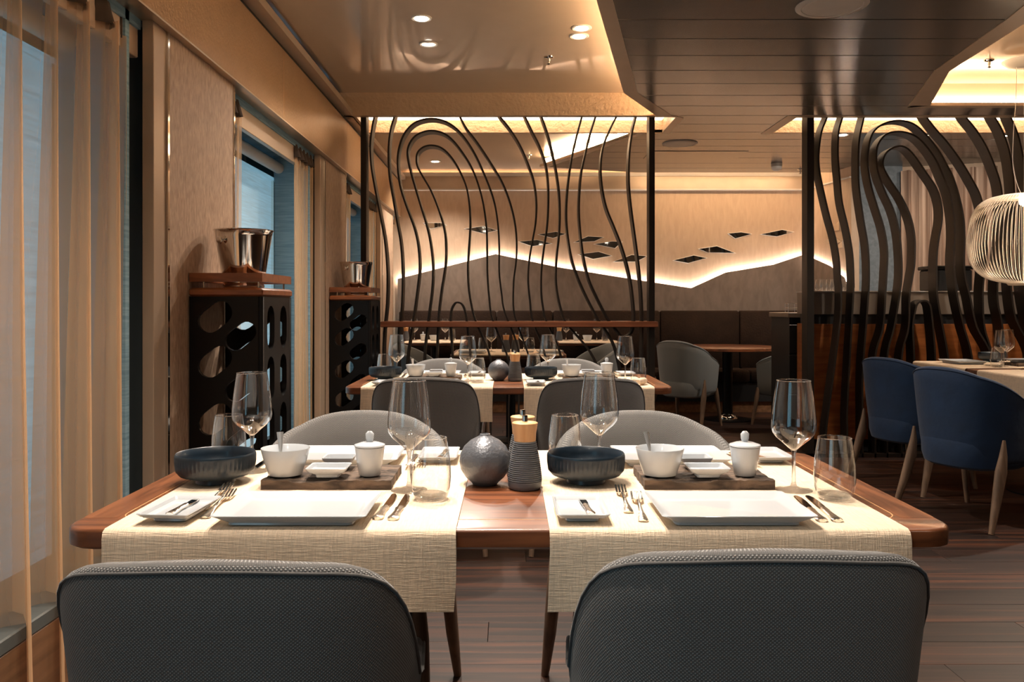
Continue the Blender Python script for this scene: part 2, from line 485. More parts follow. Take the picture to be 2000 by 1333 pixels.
E1 = [(YF, 0.04), (2.5, 0.173), (3.918, 0.484), (5.62, 0.857), (6.29, 1.214), (6.36, 1.214)]   # (y, x) outer edge of the border of the near recess
I1 = [(YF, -0.04), (2.5, 0.097), (3.918, 0.408), (5.62, 0.765), (6.30, 1.103)]                    # its inner edge
def lerp(tab, y):
    if y <= tab[0][0]: return tab[0][1]
    for (a, xa), (b, xb) in zip(tab, tab[1:]):
        if y <= b: return xa + (xb - xa) * (y - a) / (b - a)
    return tab[-1][1]
E2 = [(6.36, 1.24), (6.90, 1.24), (6.95, 1.04), (8.63, 0.34), (9.0, 1.36)]
R3o = [(2.6, 2.30), (3.0, 2.26), (4.17, 2.46), (5.09, 2.566), (6.05, 2.85)]
R3i = [(2.6, 2.45), (3.0, 2.42), (4.245, 2.586), (5.107, 2.66), (5.98, 2.98)]
def left_edge(y): return lerp(E1, y) if y < 6.36 else lerp(E2, y)
mod = 0.3022
cuts = sorted({6.36, 6.90, 6.05, 6.95, 8.63, 9.0, 5.62, 3.918, 2.5, 5.09, 4.17, 6.29})
j0 = 4.190
rows_ = [j0 + mod * k for k in range(-22, 18)]
for ya in rows_:
    yb = min(ya + mod - 0.012, 9.0)
    if ya < YF or ya > 8.99: continue
    ys = [ya] + [c for c in cuts if ya + 1e-3 < c < yb - 1e-3] + [yb]
    # left run of the slat, up to the second recess
    def piece(ys, xl, xr):
        poly = [(xl(y), y) for y in ys] + [(xr(y), y) for y in reversed(ys)]
        m_ = MB().prism(poly, ZC, ZC + 0.018)
        m_.build('slat', 'slat', ce)
    eps = 1e-4
    if yb <= 6.36 or ya >= 6.90:
        seg_ok = [ys]
    else:
        seg_ok = []
        if ya < 6.36: seg_ok.append([y for y in ys if y <= 6.36])
        mid = [max(ya, 6.36), min(yb, 6.90)]
        # slat passes between the two light slots of the screens
        piece(mid, lambda y: 1.26, lambda y: 2.16)
        piece(mid, lambda y: 5.2, lambda y: XR)
        if yb > 6.90: seg_ok.append([y for y in ys if y >= 6.90])
    for sg in seg_ok:
        if len(sg) < 2: continue
        if sg[0] >= 8.63 - 1e-6 and sg[-1] > 8.63:
            piece(sg, lambda y: lerp(E2, y), lambda y: XR)
        elif sg[-1] <= 6.05 + 1e-6 and sg[0] >= 2.6:
            piece(sg, left_edge, lambda y: lerp(R3o, y) - 0.004)
        elif sg[0] < 6.05 < sg[-1]:
            a = [y for y in sg if y <= 6.05]; b_ = [y for y in sg if y >= 6.05]
            poly = [(left_edge(y), y) for y in sg] + [(XR, sg[-1]), (XR, 6.05)] + [(lerp(R3o, y) - 0.004, y) for y in reversed(a)]
            MB().prism(poly, ZC, ZC + 0.018).build('slat', 'slat', ce)
        else:
            piece(sg, left_edge, lambda y: XR)
# border boards of the recesses, each with a raised inner lip
def border(outer, inner, z=ZC - 0.002, lip=0.05):
    n = len(outer)
    rings = []
    for (yo, xo), (yi, xi) in zip(outer, inner):
        rings.append([(xo, yo, z), (xo, yo, z + 0.02), (xi, yi, z + 0.02), (xi, yi, z)])
    MB().loft(rings).build('recess_border', 'trim', ce)
border([(YF, 0.04), (2.5, 0.173), (3.918, 0.484), (5.62, 0.857), (6.30, 1.214)], [(YF, -0.04), (2.5, 0.097), (3.918, 0.408), (5.62, 0.765), (6.30, 1.10)])
border([(3.0, 2.26), (4.17, 2.46), (5.09, 2.566), (6.05, 2.85)], [(3.0, 2.42), (4.245, 2.586), (5.107, 2.66), (5.98, 2.98)])
MB().box(2.85, XR, 5.98, 6.05, ZC - 0.002, ZC + 0.02).build('recess_border', 'trim', ce)
MB().box(2.98, XR, 6.04, 6.06, ZC + 0.02, 2.73).build('recess_face', 'recess', ce)
# second recess border, the lit far edge
MB().prism([(1.06, 6.95), (1.13, 6.95), (0.40, 8.66), (0.32, 8.62)], ZC - 0.002, ZC + 0.02).build('recess_border', 'trim', ce)
# led strips lying behind the borders
def led_path(pts, z, m, wd=0.03, h=0.015):
    b = MB()
    for (x0, y0), (x1, y1) in zip(pts, pts[1:]):
        d = Vector((x1 - x0, y1 - y0)).normalized(); nrm = Vector((-d.y, d.x)) * wd / 2
        b.prism([(x0 + nrm.x, y0 + nrm.y), (x1 + nrm.x, y1 + nrm.y), (x1 - nrm.x, y1 - nrm.y), (x0 - nrm.x, y0 - nrm.y)], z, z + h)
    return b.build('led_strip', m, ce)
led_path([(0.16, 0.8), (0.16, 2.5), (0.47, 3.918), (0.83, 5.62), (1.15, 6.25)], ZC + 0.03, 'led')
led_path([(1.12, 6.98), (0.38, 8.58)], ZC + 0.022, 'led', h=0.05)
led_path([(2.38, 3.0), (2.55, 4.2), (2.63, 5.1), (2.92, 5.9)], ZC + 0.03, 'led')
led_path([(3.0, 6.02), (6.3, 6.02)], ZC + 0.03, 'led')

# hammered beam above the first screen and the slots of light over both screens
MB().box(-1.26, 1.26, 6.30, 6.36, ZC, 2.73).build('beam', 'beam', ce)
for x0, x1 in ((-1.14, 1.26), (2.16, 5.2)):
    MB().box(x0, x1, 6.36, 6.94, 2.665, 2.69).build('slot_top', 'beam', ce)
    MB().box(x0, x1, 6.90, 6.94, ZC - 0.004, 2.665).build('slot_face', 'beam', ce)
    MB().box(x0 - 0.03, x0, 6.36, 6.94, ZC, 2.665).build('slot_end', 'beam', ce)
    MB().box(x1, x1 + 0.03, 6.36, 6.94, ZC, 2.665).build('slot_end', 'beam', ce)
    MB().box(x0 + 0.01, x1 - 0.01, 6.76, 6.895, 2.655, 2.664).build('led_strip', 'led_soft', ce)
    MB().box(x0 + 0.01, x1 - 0.01, 6.40, 6.46, 2.645, 2.66).build('led_strip', 'led_added', ce)  # second strip, hidden from view, added to light the ribs and small table
MB().prism([(1.205, 6.29), (1.32, 6.37), (1.32, 6.96), (1.14, 6.96), (1.14, 6.90), (1.255, 6.90), (1.255, 6.36), (1.09, 6.30)], ZC - 0.003, ZC + 0.02).build('recess_border', 'trim', ce)
MB().box(2.08, 2.165, 6.30, 6.98, ZC - 0.003, ZC + 0.02).build('recess_border', 'trim', ce)
MB().box(2.12, 5.2, 6.30, 6.36, ZC - 0.004, ZC + 0.02).build('recess_border', 'trim', ce)
# service hatch in the slats
MB().box(1.30, 2.2, 7.75, 8.15, ZC - 0.004, ZC + 0.004).build('hatch', 'slat', ce)

# left side: soffit, crown, wall piers, windows
wl = struct(MB().box(-1.93, -1.9, YF, YB, 0, 2.7).build('wall_left', 'sill'), 'window wall with fabric piers and a bronze soffit', 'wall')
per = 2.65
for k in range(-2, 4):
    a = 3.107 + per * k
    if a > YB: continue
    b = min(a + 0.745, YB)
    # pier panel, chrome edges, jamb board
    MB().box(XW - 0.03, XW, a + 0.008, b - 0.008, 0.0, 2.16, c=0.003).build('pier_panel', 'wall_fabric', wl)
    MB().box(-1.56, XW - 0.03, a - 0.02, b, 0.0, 2.16).build('pier_core', 'sill', wl)
    for yy in (a, b):
        MB().box(XW - 0.03, XW + 0.004, yy - 0.008, yy + 0.008, 0.0, 2.15).build('chrome_edge', 'chrome', wl)
    MB().box(XW - 0.045, XW - 0.004, a - 0.115, a - 0.008, 0.0, 2.16, c=0.003).build('jamb', 'trim', wl)
# soffit in lengths and its crown lip
sy = YF
while sy < YB - 0.01:
    e = min(sy + 1.8, YB)
    MB().box(XS - 0.03, XS, sy + 0.002, e - 0.002, 2.155, 2.535, c=0.002).build('soffit_panel', 'soffit', wl)
    sy = e
MB().box(-1.30, XS - 0.03, YF, YB, 2.155, 2.20).build('soffit_underside', 'satin', wl)
MB().box(XS - 0.03, XS + 0.004, YF, YB, 2.148, 2.155).build('chrome_edge', 'satin', wl)
MB().loft([[(-1.26, y, 2.56), (-1.16, y, 2.56), (-1.16, y, 2.60), (-1.24, y, 2.705), (-1.26, y, 2.705)] for y in (YF, YB)]).build('crown_lip', 'trim', wl)
MB().box(-1.26, XS - 0.012, YF, YB, 2.535, 2.56).build('groove', 'matte_black', wl)

# window recesses
def window(n, a, b, bright=False):
    wn = struct(MB().box(-1.80, -1.78, a - 0.1, b + 0.1, 0.30, 2.2).build('window_%d' % n, 'window_glass'), 'recessed window with a blue daylit roller blind', 'window')
    far = b - 0.12
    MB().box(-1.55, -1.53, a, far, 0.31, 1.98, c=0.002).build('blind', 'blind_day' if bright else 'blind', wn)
    MB().box(-1.53, XW - 0.05, far, far + 0.03, 0.31, 2.3).build('reveal', 'reveal', wn)
    MB().box(-1.53, XW - 0.05, a - 0.03, a, 0.31, 2.3).build('reveal', 'reveal', wn)
    MB().box(-1.56, XW - 0.05, a, b, 2.12, 2.16).build('head', 'reveal', wn)
    MB().box(XW - 0.09, XW - 0.06, a, b, 2.02, 2.13, c=0.003).build('pelmet', 'trim', wn)
    MB().box(-1.56, XW - 0.01, a - 0.02, far + 0.1, 0.27, 0.31, c=0.004).build('sill', 'sill', wn)
    MB().box(XW - 0.03, XW - 0.012, a - 0.02, b, 0.02, 0.27, c=0.003).build('sill_panel', 'sill_wood', wn)
    MB().tube([(-1.50, a, 2.04), (-1.50, far, 2.04)], 0.035, 16).build('blind_roller', 'white_plastic', wn, smooth=40)
    for k, yy in enumerate((far - 0.03, far - 0.055)):
        MB().box(-1.53, -1.515, yy - 0.008, yy + 0.008, 0.31, 1.95).build('mullion', 'chrome', wn)
for n, k in enumerate((-2, -1, 0, 1, 2)):
    window(n + 1, 3.107 + per * k + 0.745, 3.107 + per * (k + 1) - 0.115, bright=(k == -2))

# sheer curtains: a pleated sheet per curtain
def curtain(name, label, y0, y1, folds, amp, x=-1.305, z0=0.03, z1=2.13, m='sheer', flare=0.0, head=True, seed=1):
    rnd = random.Random(seed)
    n = folds * 10
    ph = [rnd.uniform(-0.5, 0.5) for _ in range(folds + 2)]
    rings = []
    zs = [z0 + (z1 - 0.07 - z0) * t for t in (0, 0.12, 0.3, 0.5, 0.7, 0.85, 0.95, 1.0)]
    for z in zs:
        t = (z - z0) / (z1 - z0); ring = []
        for i in range(n + 1):
            s = i / n; k = int(s * folds)
            a = amp * (0.55 + 0.45 * (1 - t)) * (0.8 + 0.4 * abs(ph[k]))
            xx = x + a * math.sin(2 * math.pi * s * folds) + 0.008 * math.sin(5 * s + 3 * t)
            yy = y0 + (y1 - y0) * s + a * 0.55 * math.sin(4 * math.pi * s * folds + 0.8) + flare * (1 - t) * (s - 0.5) + 0.012 * ph[k] * (1 - t)
            ring.append((xx, yy, z))
        rings.append(ring)
    e = thing(name, label, 'curtain', (0, 0, 0))
    MB().loft(rings, False, False, closed=False).build('curtain_sheet', m, e, smooth=70)
    if head:
        rr = []
        for z in (z1 - 0.08, z1 - 0.03, z1):
            rr.append([(x + (0.012 + 0.3 * (z1 - z)) * math.sin(2 * math.pi * i / n * folds), y0 + (y1 - y0) * i / n, z) for i in range(n + 1)])
        MB().loft(rr, False, False, closed=False).build('header_tape', 'header', e, smooth=70)
    return e
curtain('sheer_curtain', 'long tan sheer curtain drawn across the nearest window', 0.95, 2.86, 11, 0.085, seed=3)
curtain('sheer_curtain', 'narrow tan sheer curtain gathered just past the first wall pier', 3.88, 4.11, 3, 0.028, seed=5)
curtain('sheer_curtain', 'tan sheer curtain gathered in front of the second wall pier', 5.16, 5.62, 5, 0.03, flare=0.05, seed=8)
curtain('sheer_curtain', 'dark-topped sheer curtain just behind the left screen post', 6.62, 6.95, 4, 0.03, seed=9)
curtain('sheer_curtain', 'sheer curtain before the far wall pier behind the screen', 7.70, 8.28, 6, 0.03, seed=11)
curtain('sheer_curtain', 'farthest sheer curtain beside the left end of the banquette', 9.22, 9.50, 3, 0.028, seed=12)

# back wall: upper fabric, lit zigzag, lower proud panel, crown
wb = struct(MB().box(-2.0, 3.45, YB, YB + 0.06, 0, 2.86).build('wall_back', 'back_fabric'), 'beige fabric wall with a glowing zigzag edge', 'wall')
zig = [(777, 545), (968, 496.5), (1090, 522), (1232, 545), (1350, 563), (1417, 532.5), (1511, 517), (1567, 497)]
DZ = YB - 0.05
zz = [at(x, y, DZ) for x, y in zig]
zz[0] = (-1.25, zz[0][1]); zz[-1] = (3.34, zz[-1][1])
poly = zz + [(3.34, 0.9), (-1.25, 0.9)]
b_ = MB()
b_.loft([[(x, DZ, z) for x, z in poly], [(x, DZ + 0.012, z) for x, z in poly]])
b_.build('lower_panel', 'lower_fabric', wb)
b_ = MB()
for (xa, za), (xb, zb) in zip(zz, zz[1:]):
    b_.loft([[(xa, DZ + 0.018, za - 0.028), (xa, DZ + 0.035, za - 0.028), (xa, DZ + 0.035, za - 0.012), (xa, DZ + 0.018, za - 0.012)],
             [(xb, DZ + 0.018, zb - 0.028), (xb, DZ + 0.035, zb - 0.028), (xb, DZ + 0.035, zb - 0.012), (xb, DZ + 0.018, zb - 0.012)]])
b_.build('led_strip', 'led_white', wb)
MB().box(-1.25, 3.36, YB - 0.07, YB, 2.455, 2.61).build('crown', 'trim', wb)
MB().box(-1.25, 3.36, YB - 0.08, YB, 2.445, 2.458).build('crown_bead', 'white_plastic', wb)
MB().box(-1.25, 3.36, YB - 0.085, YB - 0.065, 2.60, 2.64).build('crown_bead', 'white_plastic', wb)

led_path([(1.45, 9.1), (3.3, 9.1)], 2.60, 'led')
led_path([(-1.15, 9.568), (3.3, 9.568)], 2.612, 'led_dim')
# short side wall on the right of the back wall, blue return, curtain wall
A, B = (3.36, YB), (3.48, 8.59)
wr = struct(MB().prism([A, B, (3.56, 8.59), (3.46, YB + 0.05)], 0, 2.6).build('wall_right', 'back_fabric'), 'short side wall lit along a slanting edge', 'wall')
def onside(px, py):
    # point of the side wall seen at a pixel
    dx, dy = B[0] - A[0], B[1] - A[1]
    k = (px - 993) / F
    t = (k * A[1] - A[0]) / (dx - k * dy)
    x, y = A[0] + dx * t, A[1] + dy * t
    return x, y, EYE + (597 - py) * y / F
nx = -0.035
side = [onside(1582, 500), onside(1605, 510), onside(1627, 520), onside(1655, 543), onside(1661, 560)]
lowp = [(x + nx, y, z) for x, y, z in side]
base = [(lowp[-1][0], lowp[-1][1], 0.9), (lowp[0][0], lowp[0][1], 0.9)]
MB().loft([lowp + base, [(x + 0.012, y, z) for x, y, z in lowp + base]]).build('lower_panel', 'lower_fabric', wr)
b_ = MB()
for p, q in zip(lowp, lowp[1:]):
    b_.loft([[(c[0] + dx, c[1], c[2] + dz) for dx, dz in ((0.014, -0.03), (0.024, -0.03), (0.024, -0.012), (0.014, -0.012))] for c in (p, q)])
b_.build('led_strip', 'led_white', wr)
MB().loft([[(A[0] - .02, A[1], 2.445), (A[0] + .03, A[1], 2.445), (A[0] + .03, A[1], 2.458), (A[0] - .02, A[1], 2.458)], [(B[0] - .02, B[1], 2.445), (B[0] + .03, B[1], 2.445), (B[0] + .03, B[1], 2.458), (B[0] - .02, B[1], 2.458)]]).build('crown_bead', 'white_plastic', wr)
struct(MB().box(3.56, 4.0, 8.59, 8.64, 0, 2.6).build('wall_return', 'return_fabric'), 'blue grey fabric wall strip beside the drapes', 'wall')
wd = struct(MB().prism([(3.98, 8.66), (6.7, 7.66), (6.7, 7.72), (3.98, 8.72)], 0, 2.6).build('wall_curtained', 'back_fabric'), 'wall behind the striped drapes', 'wall')
# drapes on the right
def drape(label, p0, p1, folds, seed, z0=0.05, z1=2.5):
    rnd = random.Random(seed); n = folds * 8
    d = Vector((p1[0] - p0[0], p1[1] - p0[1])); nn = Vector((-d.y, d.x)).normalized()
    rings = []
    for z in (z0, 0.9, 1.6, 2.2, z1):
        rings.append([(p0[0] + d.x * i / n + nn.x * 0.03 * math.sin(2 * math.pi * i / n * folds) * (1.1 - 0.1 * z), p0[1] + d.y * i / n + nn.y * 0.03 * math.sin(2 * math.pi * i / n * folds + 0.3 * z), z) for i in range(n + 1)])
    e = thing('drape', label, 'curtain')
    MB().loft(rings, False, False, closed=False).build('drape_sheet', 'drape', e, smooth=70)
    return e
drape('striped bronze drape hanging beside the blue wall strip', (3.95, 8.50), (4.75, 8.20), 9, 1)
drape('striped bronze drape hanging behind the lamp', (4.80, 8.17), (6.3, 7.6), 14, 2)
# remaining walls, out of view, closing the room
struct(MB().box(-2.0, XR, YF - 0.1, YF, 0, 2.86).build('wall_front', 'back_fabric'), 'wall behind the viewpoint', 'wall')
struct(MB().box(XR, XR + 0.1, YF, YB, 0, 2.86).build('wall_far_right', 'back_fabric'), 'far right wall', 'wall')

# ------------------------------------------------------------------ banquette
bq = thing('banquette', 'long dark brown banquette under the zigzag wall', 'sofa', (0, 0, 0))
sx = [-1.22, at(970, 0, 9.4)[0], at(1080, 0, 9.4)[0], at(1290, 0, 9.4)[0], at(1445, 0, 9.4)[0], 3.3]
for xa, xb in zip(sx, sx[1:]):
    MB().box(xa + 0.004, xb - 0.004, 9.40, 9.53, 0.44, 1.087, c=0.02).build('back_cushion', 'leather', bq, smooth=50)
    MB().box(xa + 0.004, xb - 0.004, 8.98, 9.42, 0.32, 0.455, c=0.02).build('seat_cushion', 'leather', bq, smooth=50)
MB().box(-1.22, 3.3, 9.02, 9.53, 0.12, 0.32).build('seat_base', 'matte_black', bq)
MB().box(-1.22, 3.3, 9.06, 9.5, 0.0, 0.12).build('plinth', 'sill_wood', bq)

# ------------------------------------------------------------------ mirrors on the back wall
MIR = [
 ([(825,435),(863,435),(873,440),(840,448)], 'leftmost small mirror shard high on the wall'),
 ([(905,447),(944,441),(973,450),(945,457)], 'mirror shard above the peak of the zigzag'),
 ([(1011,472),(1049,468),(1080,476),(1039,482)], 'gold-looking mirror shard right of the zigzag peak'),
 ([(1049,458),(1087,452),(1107,457),(1080,466)], 'mirror shard just above the gold-looking one near the peak'),
 ([(1119,474),(1148,461),(1181,463),(1162,472)], 'top mirror shard of the cluster left of the right screen post'),
 ([(1158,477),(1196,471),(1217,472),(1202,486)], 'triangular mirror shard in the middle of the cluster'),
 ([(1127,497),(1170,491),(1197,500),(1158,507)], 'amber mirror shard at the bottom left of the cluster'),
 ([(1196,512),(1234,497),(1266,500),(1244,512)], 'mirror shard touching the right screen post in view'),
 ([(1313,509),(1356,498),(1383,504),(1344,515)], 'lowest mirror shard between the two screens'),
 ([(1363,486),(1401,480),(1439,495),(1382,494)], 'dark mirror shard second lowest between the two screens'),
 ([(1421,456),(1448,453),(1470,457),(1436,467)], 'small triangular mirror shard high between the two screens'),
 ([(1484,458),(1529,448),(1553,453),(1517,463)], 'rightmost long mirror shard before the right screen post'),
]
for pts, lab in MIR:
    w_ = [at(x, y, YB - 0.02) for x, y in pts]
    cx = sum(p[0] for p in w_) / len(w_); cz = sum(p[1] for p in w_) / len(w_)
    e = thing('wall_mirror', lab, 'mirror', (cx, YB, cz))
    loc = [(x - cx, z - cz) for x, z in w_]
    MB().loft([[(x, -0.008, z) for x, z in loc], [(x, 0, z) for x, z in loc]]).build('bevel', 'mirror_edge', e)
    MB().loft([[(x * .9, -0.012, z * .86) for x, z in loc], [(x * .9, -0.008, z * .86) for x, z in loc]]).build('mirror_glass', 'mirror', e)
for pts, lab in (([(1628,445),(1641,433),(1641,450),(1630,452)], 'upper mirror shard on the short side wall'),
                 ([(1613,473),(1627,458),(1645,472),(1634,478)], 'middle mirror shard on the short side wall'),
                 ([(1634,486),(1647,470),(1648,484)], 'lowest mirror shard on the short side wall')):
    w_ = [onside(x, y) for x, y in pts]
    c = [sum(p[i] for p in w_) / len(w_) for i in range(3)]
    e = thing('wall_mirror', lab, 'mirror', c)
    MB().loft([[(p[0] - c[0] - 0.014, p[1] - c[1], p[2] - c[2]) for p in w_], [(p[0] - c[0], p[1] - c[1], p[2] - c[2]) for p in w_]]).build('mirror_glass', 'mirror', e)

# ------------------------------------------------------------------ ceiling fittings
def downlight(px, py, z, label, tgt=None, energy=SPOT, tilt=0, r=0.058, size=R(125)):
    D = (z - EYE) * F / (597 - py); x = (px - 993) * D / F
    return downlight_at(x, D, z, label, tgt, energy, tilt, r, size)
def downlight_at(x, D, z, label, tgt=None, energy=SPOT, tilt=0, r=0.058, size=R(125)):
    e = thing('downlight', label, 'ceiling light', (x, D, z))
    MB().lathe([(r, 0), (r, -0.004), (r * .92, -0.007), (r * .72, -0.004), (r * .70, 0.0)], 28).build('trim_ring', 'white_plastic', e, smooth=40)
    l = MB().lathe([(r * .62, 0), (r * .62, -0.0085), (0.004, -0.010)], 24).build('lens', 'lamp', e)
    if tilt:
        l.rotation_euler.x = R(tilt)
    if energy:
        s = spot((x, D, z - 0.03), tgt or (x, D, 0), energy, size=size)
    return e
for k, (px, py, tl) in enumerate(((823, 35, 0), (837, 86, 12), (1136, 54, 0), (1131, 70, 0))):
    lab = ['left rear round downlight in the taupe recess', 'tilted downlight right behind it, left side of the recess', 'brighter downlight of the close pair, the one nearer the camera', 'downlight of the close pair, the one farther back'][k]
    tg = [(-0.45, 4.25, .75), (-0.42, 4.7, .75), (0.42, 4.3, .75), (0.40, 4.6, .75)][k]
    downlight(px, py, 2.73, lab, tg, SPOT, tl)
downlight(850, 315, 2.66, 'small downlight in the ceiling behind the left screen', None, SPOT * 1.2)
downlight_at(2.76, 7.0, ZC, 'downlight in the slats just behind the right screen', (2.2, 8.3, 0.8), SPOT * 0.7)
downlight_at(3.46, 7.02, ZC, 'small downlight seen through the middle of the right screen', (3.7, 8.6, 1.3), SPOT * 0.4, r=0.03)
downlight_at(4.14, 7.02, ZC, 'small downlight seen just left of the lamp cord', (4.6, 8.3, 1.3), SPOT * 0.4, r=0.03)
# lights over the near table, out of frame above
NEAR = [(-0.479, 2.05, (-0.45, 1.75, .75)), (-0.484, 2.50, (-0.40, 2.0, .75)), (-0.12, 2.20, (0.40, 1.8, .75)), (-0.10, 2.45, (0.45, 2.0, .75)), (-0.5, 1.2, (-0.4, 1.9, .75)), (-0.15, 1.3, (0.45, 1.9, .75))]
labs = ['downlight over the left runner of the near table', 'rear left downlight over the near table', 'downlight over the gap of the near table', 'rear middle downlight over the near table', 'front left downlight over the near table', 'front middle downlight over the near table']
for (x, D, tg), lab in zip(NEAR, labs):
    downlight_at(x, D, 2.73, lab, tg, SPOT * (0.5 if D < 1.5 else 0.8), size=R(95))
# unseen lamps added to light the right table and aisle, fill behind the viewpoint
for x, D, tg, en, lab in ((3.75, 5.5, (3.2, 5.2, .75), 1.0, 'added unseen downlight in the right recess above the long dark table'),
                      (3.6, 4.4, (3.1, 4.6, .75), 1.0, 'second added unseen downlight in the right recess above the long dark table'),
                      (1.55, 2.6, (1.55, 2.9, 0), 0.5, 'added unseen downlight in the slats over the aisle'),
                      (-0.45, 0.1, (-0.45, 0.3, 0), 0.2, 'added fill light in the recess behind the viewpoint on the left'),
                      (0.75, -0.4, (0.75, -0.3, 0), 0.2, 'downlight in the slats behind the viewpoint'),
                      (2.2, 0.2, (2.2, 0.3, 0), 0.2, 'downlight in the slats behind the viewpoint on the right')):
    downlight_at(x, D, 2.73 if (x > 3 or x < 0) else ZC, lab, tg, SPOT * en)

def sprinkler(px, py, z, label):
    D = (z - EYE) * F / (597 - py); x = (px - 993) * D / F
    e = thing('sprinkler', label, 'sprinkler', (x, D, z))
    MB().lathe([(0.032, 0), (0.030, -0.006), (0.012, -0.010)], 20).build('escutcheon', 'chrome', e, smooth=40)
    MB().lathe([(0.009, -0.006), (0.009, -0.03), (0.006, -0.032), (0.006, -0.045)], 12).build('nozzle', 'chrome', e, smooth=40)
    MB().lathe([(0.014, -0.044), (0.016, -0.047), (0.004, -0.049)], 12).build('deflector', 'chrome', e)
    return e
sprinkler(1072, 111, 2.73, 'chrome sprinkler head in the near taupe recess')
sprinkler(1033, 303, 2.66, 'chrome sprinkler head behind the left screen')
sprinkler(1932, 118, 2.73, 'chrome sprinkler head in the lit right recess')
sprinkler(1563, 331, ZC, 'small sprinkler head beside the right screen post')
def speaker(px, py, r, label):
    D = (ZC - EYE) * F / (597 - py); x = (px - 993) * D / F
    e = thing('ceiling_speaker', label, 'speaker', (x, D, ZC))
    MB().lathe([(r, 0), (r, -0.004), (r * .96, -0.009), (r * .84, -0.009), (r * .83, -0.006)], 40).build('speaker_rim', 'white_plastic', e, smooth=40)
    MB().lathe([(r * .82, -0.002), (r * .80, -0.008), (0.01, -0.009)], 40).build('speaker_grille', 'white_plastic', e)
speaker(1625, 10, 0.165, 'large round ceiling speaker at the top of the picture')
speaker(1328, 280, 0.152, 'round ceiling speaker between the two screens')
D = 8.44; x = 2.675
e = thing('smoke_detector', 'white smoke detector under the slats near the right screen', 'detector', (x, D, ZC))
MB().lathe([(0.055, 0), (0.055, -0.02), (0.05, -0.03)], 24).build('detector_base', 'counter_grey', e, smooth=40)
MB().lathe([(0.05, -0.03), (0.048, -0.055), (0.03, -0.07), (0.01, -0.072)], 24).build('detector_head', 'white_plastic', e, smooth=40)

# ------------------------------------------------------------------ rib screens
DS = 6.42
def screen_rib(parent, pts, name='rib', half=0.0065, depth=0.06, floor=True, z_end=0.0):
    q = spline(pts, 5)
    w_ = [at(x, y, DS) for x, y in q]
    rings = []
    for i, (x, z) in enumerate(w_):
        a = w_[max(i - 1, 0)]; b = w_[min(i + 1, len(w_) - 1)]
        t = Vector((b[0] - a[0], b[1] - a[1])).normalized(); n_ = Vector((t.y, -t.x)) * half
        rings.append([(x - n_.x, DS - depth, z - n_.y), (x + n_.x, DS - depth, z + n_.y), (x + n_.x, DS + depth, z + n_.y), (x - n_.x, DS + depth, z - n_.y)])
    return MB().loft(rings).build(name, 'rib', parent, smooth=30)
def L(c): return [(660 + x / 2.5636, 200 + y / 2.5636) for x, y in c]
def Q(c): return [(1540 + x / 3.03, 200 + y / 3.03) for x, y in c]
BOT = 950
def ground(pts, drift=0.0):
    x, y = pts[-1]
    yb = 597 + EYE * F / DS
    return pts + [(x + drift * (yb - y) * 0.5, (y + yb) / 2), (x + drift * (yb - y), yb)]
sl = thing('rib_screen', 'tall dark metal screen of thin curved ribs behind the middle table', 'screen')
